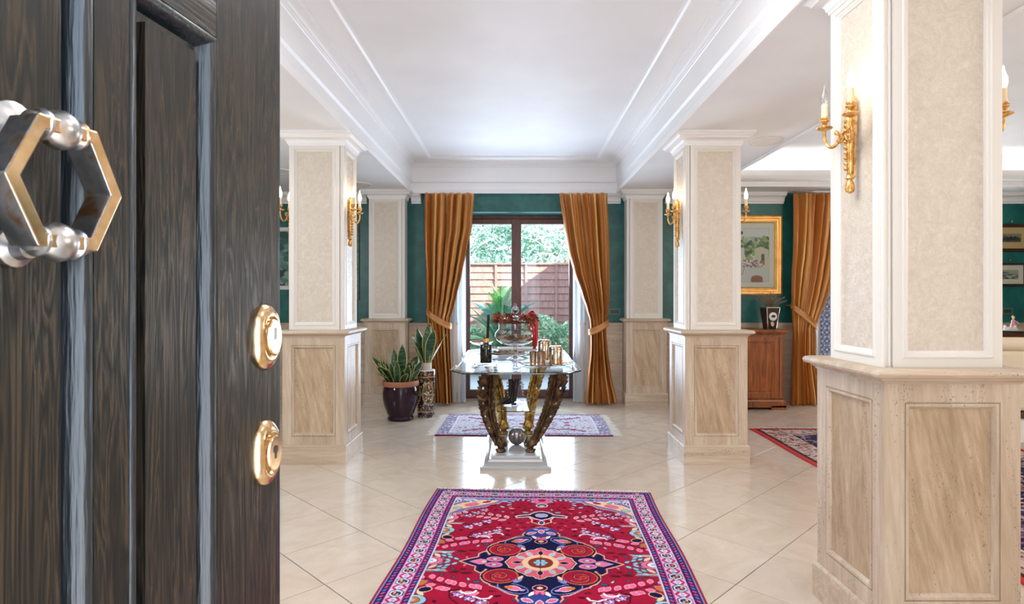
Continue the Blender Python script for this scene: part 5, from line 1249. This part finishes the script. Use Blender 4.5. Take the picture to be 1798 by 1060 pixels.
# footed crystal bowl with lid, potpourri, wreath
YB = 5.62; xb_ = xw(904.5, YB)
b = put('apothecary_jar', xb_, YB, ZT_, 'large footed crystal jar with lid filled with potpourri, in the middle of the table', 'jar')
MB().lathe([(.001, .002), (.075, .0), (.080, .006), (.060, .014), (.030, .022), (.016, .040), (.013, .055), (.026, .066), (.030, .080), (.022, .092), (.014, .100), (.016, .115), (.030, .126)], (0, 0, 0), 36, cap=False).build('foot', M['crystal'], b, smooth=40)
MB().lathe([(.001, .128), (.07, .134), (.13, .150), (.172, .180), (.190, .215), (.186, .245), (.168, .270), (.153, .285), (.153, .330), (.157, .334)], (0, 0, 0), 44, cap=False).build('bowl', M['crystal'], b, smooth=40)
MB().lathe([(.160, .337), (.150, .352), (.10, .385), (.04, .400), (.016, .405), (.014, .425), (.030, .440), (.034, .462), (.026, .482), (.012, .495), (.014, .510), (.006, .522), (.0005, .526)], (0, 0, 0), 36, cap=False).build('lid', M['crystal'], b, smooth=40)
MB().lathe([(.0005, .420), (.02, .44), (.026, .46), (.02, .48), (.0005, .50)], (0, 0, 0), 12, cap=False).build('finial', M['chrome'], b, smooth=0)
m = MB(); R = random.Random(21)
for k in range(330):
    a = R.uniform(0, 2*PI); z = R.uniform(.150, .225); rm = .175*math.sqrt(max(.05, 1-((z-.225)/.085)**2)); r = rm*math.sqrt(R.random())*.96; c_ = Vector((r*math.cos(a), r*math.sin(a), z)); u = Vector((R.uniform(-1, 1), R.uniform(-1, 1), R.uniform(-1, 1))).normalized(); v_ = u.orthogonal().normalized(); s_ = R.uniform(.012, .026); n_ = u.cross(v_)
    m.add([c_+u*s_, c_+v_*s_*.6+n_*.004, c_-u*s_, c_-v_*s_*.6-n_*.004, c_+n_*.008, c_-n_*.008], [(0, 1, 4), (1, 2, 4), (2, 3, 4), (3, 0, 4), (1, 0, 5), (2, 1, 5), (3, 2, 5), (0, 3, 5)])
o = m.build('potpourri', M['potpourri'], b, smooth=0); o['kind'] = 'stuff'
# maple-like leaf wreath resting on the rim
wr_ = put('leaf_wreath', xb_, YB, ZT_+.337, 'wreath of dry rust-brown leaves laid round the lid of the crystal jar', 'wreath')
MB().tube([(.168*math.cos(2*PI*k/24), .168*math.sin(2*PI*k/24), .012) for k in range(24)], .009, 8, closed=True).build('ring', M['darkwood'], wr_, smooth=50)
def maple(seed):
    R = random.Random(seed); pts = []; n = 14
    for i in range(n):
        a = 2*PI*i/n; r = (.048 if i % 2 == 0 else .024)*(1.15 if i in (0, 4, 10) else .9); pts.append((r*math.cos(a), r*math.sin(a), .010*math.sin(3*a+seed)+.008*(i % 2)))
    m = MB(); m.add([(0, 0, .004)]+pts, [(0, 1+i, 1+(i+1) % n) for i in range(n)]); m.tube([(-.02, 0, .002), (-.07, .005, 0)], .0015, 4); return m
lm = [maple(k) for k in range(3)]; lobj = [q.build('leaf', M['rustleaf'], wr_, smooth=0, recalc=False) for q in lm]; R = random.Random(22)
for k in range(52):
    a = 2*PI*k/52+R.uniform(-.1, .1); o = lobj[k] if k < 3 else newo('leaf', lobj[k % 3].data, wr_)
    r = R.uniform(.145, .20); o.location = (r*math.cos(a), r*math.sin(a), R.uniform(.005, .075)); o.rotation_euler = (R.uniform(-1.1, 1.1), R.uniform(-1.1, 1.1), R.uniform(0, 6.28)); s_ = R.uniform(.75, 1.25); o.scale = (s_, s_, s_)
rb = put('red_ribbon', xb_+.165, YB-.03, ZT_+.10, 'red ribbon hanging from the wreath down the right side of the crystal jar', 'ribbon')
def ribbon(pts, w, name, mat, par):
    m = MB(); vs = []
    for p in pts: vs += [(p[0]-w/2, p[1], p[2]), (p[0]+w/2, p[1]-.004, p[2])]
    m.add(vs, [(2*i, 2*i+1, 2*i+3, 2*i+2) for i in range(len(pts)-1)]); o = m.build(name, mat, par, smooth=60, recalc=False); so = o.modifiers.new('cloth', 'SOLIDIFY'); so.thickness = .002
ribbon([(-.02, .02, .30), (.0, -.02, .305), (.02, -.03, .28), (.032, -.03, .22), (.034, -.03, .14), (.026, -.03, .06), (.012, -.035, .0)], .030, 'ribbon_tail', M['red'], rb)
ribbon([(-.03, .0, .285), (-.03, -.02, .25), (-.005, -.03, .215), (.012, -.03, .15), (.006, -.035, .03)], .026, 'ribbon_tail', M['red'], rb)
ribbon([(-.035, .0, .29), (-.03, -.01, .335), (-.005, -.02, .355), (.01, -.02, .33), (.0, -.02, .295)], .024, 'ribbon_loop', M['red'], rb)
# pierced silver dish in front of the white tray
b = put('silver_dish', xw(893, 5.98), 5.98, ZT_, 'long oval silver dish filled with small shells behind the crystal jar', 'dish')
MB().lathe([(.001, .008), (.13, .008), (.17, .018), (.20, .030), (.203, .036), (.198, .028), (.17, .010), (.13, .0), (.001, .0)], (0, 0, 0), 40, cap=False, sy=.62).build('dish', M['silver'], b, smooth=40)
m = MB(); R = random.Random(5)
for k in range(90): a = R.uniform(0, 2*PI); r = math.sqrt(R.random())*.155; m.ball((r*math.cos(a), r*.6*math.sin(a), .026+R.uniform(0, .018)), R.uniform(.009, .015), 7, sz=.7)
o = m.build('shells', M['potpourri'], b, smooth=50); o['kind'] = 'stuff'
b = put('ceramic_platter', xw(909, 6.45), 6.45, ZT_, 'white rectangular ceramic platter at the far end of the table', 'platter')
m = MB(); m.rect_sweep(-.215, .215, -.11, .11, [(.03, .0), (.0, .038), (.006, .040), (.036, .010), (.05, .010)]); n = len(m.v); m.f.append((n-4, n-3, n-2, n-1)); m.f.append((3, 2, 1, 0)); m.mi += [0, 0]; m.build('dish', M['white'], b, smooth=0)
b = put('cake_stand', xw(845, 6.1), 6.1, ZT_, 'footed glass dish with dried pink petals behind the reed diffuser', 'dish')
MB().lathe([(.05, .0), (.045, .006), (.012, .016), (.010, .07), (.016, .08), (.02, .09), (.085, .105), (.115, .125), (.118, .130), (.112, .124), (.02, .098)], (0, 0, 0), 30, cap=False).build('stand', M['crystal'], b, smooth=40)
m = MB(); R = random.Random(31)
for k in range(80):
    a = R.uniform(0, 2*PI); r = .095*math.sqrt(R.random()); m.ball((r*math.cos(a), r*math.sin(a), .128+R.uniform(0, .03)*(1-r/.12)), R.uniform(.008, .014), 6, sz=.5)
o = m.build('petals', NT('dried_pink_petals').set(col=lin('#C8988C'), rough=.9).m, b, smooth=40); o['kind'] = 'stuff'
# boot-shaped ornaments on the lower shelf
def boot(name, x, y, mat, label, s, rz):
    b = put(name, x, y, .4003, label, 'ornament', 'boot-shaped ornaments on the lower shelf', rz)
    secs = [((-.085, 0, .022), .014, .016), ((-.07, 0, .022), .028, .020), ((-.04, 0, .028), .034, .027), ((-.005, 0, .038), .034, .036), ((.020, 0, .060), .036, .046), ((.026, 0, .10), .034, .040), ((.030, 0, .14), .038, .040), ((.034, 0, .18), .043, .045), ((.036, 0, .205), .047, .050)]
    m = MB(); n = 16; vs = []
    dirs = [Vector((0, 0, 1))]*3+[Vector((-.25, 0, 1)).normalized(), Vector((-.8, 0, .7)).normalized(), Vector((-1, 0, .1)).normalized()]+[Vector((-1, 0, 0))]*3
    for (c_, ry, rx), d in zip(secs, dirs):
        for k in range(n): a = 2*PI*k/n; vs.append(Vector(c_)+Vector((0, 1, 0))*ry*math.cos(a)+d*rx*math.sin(a))
    m.add([v*s for v in vs], [(j*n+k, j*n+(k+1) % n, (j+1)*n+(k+1) % n, (j+1)*n+k) for j in range(len(secs)-1) for k in range(n)]+[tuple(range(n-1, -1, -1))])
    m.build('upper', mat, b, smooth=60)
    m = MB(); m.box(.012*s, .055*s, -.028*s, .028*s, 0, .020*s); m.build('heel', mat, b, smooth=0, bevel=.004)
    m = MB(); 
    for k in range(5): m.ball(((-.012-.002*k)*s, 0, (.075+.026*k)*s), .008*s, 8)
    m.tube([(.083*s, 0, .16*s), (.10*s, 0, .175*s), (.09*s, 0, .195*s), (.075*s, 0, .19*s)], .005*s, 8)
    m.build('trim', M['chrome'], b, smooth=50)
boot('boot_ornament', xw(895, 5.3), 5.30, M['black'], 'glossy black boot-shaped ornament on the lower glass shelf of the table', 1.08, 0)
boot('boot_ornament', xw(916, 5.47), 5.47, M['crystal'], 'clear glass boot-shaped ornament behind the black one on the lower shelf', .86, PI)
# ------------------------------------------------------------------ garden beyond the glazed door
patio = struct('floor_patio', MB().box(-8, 12, YW+.42, 16, -.15, -.03), M['patio'], smooth=0)
MB().box(-2.5, 2.5, -4, YF-.21, -.15, -.01).build('porch_slab', M['patio'], patio, smooth=0)
fn = empty('garden_fence', (.18, 12.0, -.03), 0, 'brown horizontal slatted wooden garden fence seen through the glazed door', 'fence')
PWD = .605; sl = MB(); sl.add([(-.295, -.004, 0), (.295, -.004, 0), (.295, .018, .150), (-.295, .018, .150), (-.295, .012, 0), (.295, .012, 0), (.295, .034, .150), (-.295, .034, .150)], [(0, 1, 2, 3), (5, 4, 7, 6), (4, 5, 1, 0), (3, 2, 6, 7), (4, 0, 3, 7), (1, 5, 6, 2)])
s0 = sl.build('slat', M['fence'], fn, smooth=0); k0 = True
for i in range(-5, 5):
    for j in range(14):
        loc = (i*PWD+PWD/2, random.uniform(-.002, .002), .04+j*.142)
        if k0: s0.location = loc; k0 = False
        else: newo('slat', s0.data, fn, loc)
pm = MB(); pm.box(-.02, .02, -.02, .05, 0, 2.05); p0 = pm.build('post', M['fence'], fn, smooth=0); p0.location = (-5*PWD, 0, 0)
for i in range(-4, 6): newo('post', p0.data, fn, (i*PWD, 0, 0))
MB().box(-5*PWD, 5*PWD, -.03, .06, 2.04, 2.075).build('top_rail', M['fence'], fn, smooth=0)
# unseen wing added so its roof line shades the right half of the fence
hw_ = empty('fence_shade_wing', (3.3, 9.6, 0), 0, 'rendered wing of the house standing right of the garden door', 'building')
MB().box(-.72, 1.5, -1.3, 1.25, -.03, 3.2).build('wall', M['stucco'], hw_, smooth=0); MB().box(-.76, 1.55, -1.3, 1.3, 3.2, 3.32).build('roof', M['roof'], hw_, smooth=0)
def leaves(n, fn_, size, seed, up=.3):
    R = random.Random(seed); m = MB(); vs = []; fs = []
    for k in range(n):
        c = Vector(fn_(R)); u = Vector((R.gauss(0, 1), R.gauss(0, 1), R.gauss(0, 1))).normalized(); v = u.orthogonal().normalized(); q = R.uniform(0, 6.28); v = v*math.cos(q)+u.cross(v)*math.sin(q); s = size*R.uniform(.6, 1.4); b = len(vs)
        vs += [c-u*s, c+v*s*.45, c+u*s, c-v*s*.45]; fs.append((b, b+1, b+2, b+3))
    return m.add(vs, fs)
def shrub(x, y, rx, ry, h, n, label, seed, mat='hedge', size=.035, group=None):
    r = empty('garden_shrub', (x, y, -.03), 0, label, 'shrub', group)
    def f(R):
        while 1:
            a, b, c = R.uniform(-1, 1), R.uniform(-1, 1), R.uniform(-1, 1); d = a*a+b*b+c*c
            if .45 < d < 1: return (a*rx, b*ry, max(.02, h*.52+c*h*.48))
    o = leaves(n, f, size, seed).build('foliage', M[mat], r, smooth=0, recalc=False); o['kind'] = 'stuff'
    m = MB(); R = random.Random(seed)
    for k in range(7): m.tube([(0, 0, 0), (R.uniform(-.3, .3)*rx, R.uniform(-.3, .3)*ry, h*.4), (R.uniform(-.8, .8)*rx, R.uniform(-.8, .8)*ry, h*.85)], [.014, .01, .005], 5)
    m.build('stem', M['bark'], r, smooth=40)
shrub(-.95, 10.9, .5, .45, .90, 3800, 'rounded sunlit shrub in front of the fence at the left', 1)
shrub(.35, 11.0, .55, .45, 1.08, 4600, 'pale leafy shrub in front of the fence right of the door mullion', 2)
shrub(1.15, 10.9, .55, .5, 1.0, 4200, 'leafy shrub in front of the fence at the right of the garden door', 3)
shrub(-.25, 11.2, .45, .35, .7, 3000, 'low shrub behind the cycad', 4)
# cycad: single crown of stiff fronds with leaflets
cy = empty('cycad', (-.28, 10.2, -.03), 0, 'green cycad with stiff arching fronds seen through the garden door', 'palm')
m = MB(); m.lathe([(.16, 0), (.18, .15), (.17, .35), (.12, .55), (.001, .58)], (0, 0, 0), 14); m.build('trunk', M['bark'], cy, smooth=30)
def frond(L, rise, seed):
    m = MB(); pts = [Vector((L*t*.95, 0, rise*L*(t-.55*t*t))) for t in [i/16 for i in range(17)]]; m.tube(pts, [.012*(1-.8*i/16) for i in range(17)], 5)
    for i in range(2, 34):
        t = i/34; p = Vector((L*t*.95, 0, rise*L*(t-.55*t*t))); ll = .26*math.sin(PI*min(1, t*1.05+.1))*L
        for sg in (-1, 1):
            d = Vector((.55, sg*.8, .22)).normalized(); w = Vector((.5, -sg*.3, 0)).normalized()*.014
            m.add([p-w, p+w, p+d*ll*.6+w*.8, p+d*ll, p+d*ll*.6-w*.8], [(0, 1, 2, 3, 4)])
    return m
fr0 = [frond(L, r, 0).build('frond', M['cycad'] if i % 2 else M['cycad2'], cy, smooth=0, recalc=False) for i, (L, r) in enumerate(((.95, .5), (1.0, 1.1), (.9, 1.8)))]
R = random.Random(17)
for k in range(30):
    o = fr0[k] if k < 3 else newo('frond', fr0[k % 3].data, cy); el = (0, -.25, -.55)[k % 3]
    o.location = (0, 0, .55); o.rotation_euler = (0, el+R.uniform(-.15, .1), k*2.4+R.uniform(-.2, .2)); s_ = R.uniform(.85, 1.1); o.scale = (s_, s_, s_)
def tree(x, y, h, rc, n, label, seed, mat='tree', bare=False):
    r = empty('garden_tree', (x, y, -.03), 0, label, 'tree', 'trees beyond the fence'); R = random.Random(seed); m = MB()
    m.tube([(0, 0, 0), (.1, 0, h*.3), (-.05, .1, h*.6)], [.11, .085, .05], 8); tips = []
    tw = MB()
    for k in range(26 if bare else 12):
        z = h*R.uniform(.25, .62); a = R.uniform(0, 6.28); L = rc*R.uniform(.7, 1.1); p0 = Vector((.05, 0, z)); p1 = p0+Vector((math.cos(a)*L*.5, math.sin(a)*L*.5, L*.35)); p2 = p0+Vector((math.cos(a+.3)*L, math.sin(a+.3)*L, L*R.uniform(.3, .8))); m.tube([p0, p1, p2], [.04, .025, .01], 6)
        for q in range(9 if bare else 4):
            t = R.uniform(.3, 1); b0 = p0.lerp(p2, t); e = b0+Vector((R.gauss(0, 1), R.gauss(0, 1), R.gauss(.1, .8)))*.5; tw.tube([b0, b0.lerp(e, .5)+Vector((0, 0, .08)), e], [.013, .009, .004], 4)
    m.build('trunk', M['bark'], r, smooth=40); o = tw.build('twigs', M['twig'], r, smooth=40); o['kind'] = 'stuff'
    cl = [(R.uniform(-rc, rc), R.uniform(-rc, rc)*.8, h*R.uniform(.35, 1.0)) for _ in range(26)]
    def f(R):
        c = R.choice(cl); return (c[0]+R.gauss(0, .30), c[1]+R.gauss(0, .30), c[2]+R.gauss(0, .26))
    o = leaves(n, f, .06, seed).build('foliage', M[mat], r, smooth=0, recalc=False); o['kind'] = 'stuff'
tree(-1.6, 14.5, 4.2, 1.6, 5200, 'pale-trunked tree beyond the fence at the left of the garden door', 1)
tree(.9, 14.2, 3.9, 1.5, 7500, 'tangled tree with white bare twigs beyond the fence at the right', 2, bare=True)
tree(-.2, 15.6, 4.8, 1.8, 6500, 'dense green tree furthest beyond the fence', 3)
bd = empty('neighbouring_house', (-2.2, 22, 0), 0, 'pale neighbouring house behind the trees at the left', 'building')
MB().box(-2.0, 1.6, 0, 4, -.03, 3.1).build('wall', M['stucco'], bd, smooth=0); MB().box(-2.3, 1.9, -.3, 4.3, 3.1, 3.3).build('roof', M['roof'], bd, smooth=0)
for k in range(3): MB().box(-1.5+k*1.1, -1.0+k*1.1, -.03, 0, 1.9, 2.7).build('window', M['plastic'], bd, smooth=0)
MB().box(-9, 13, 16, 40, -.2, -.05).build('lawn', M['hedge'], patio, smooth=0)
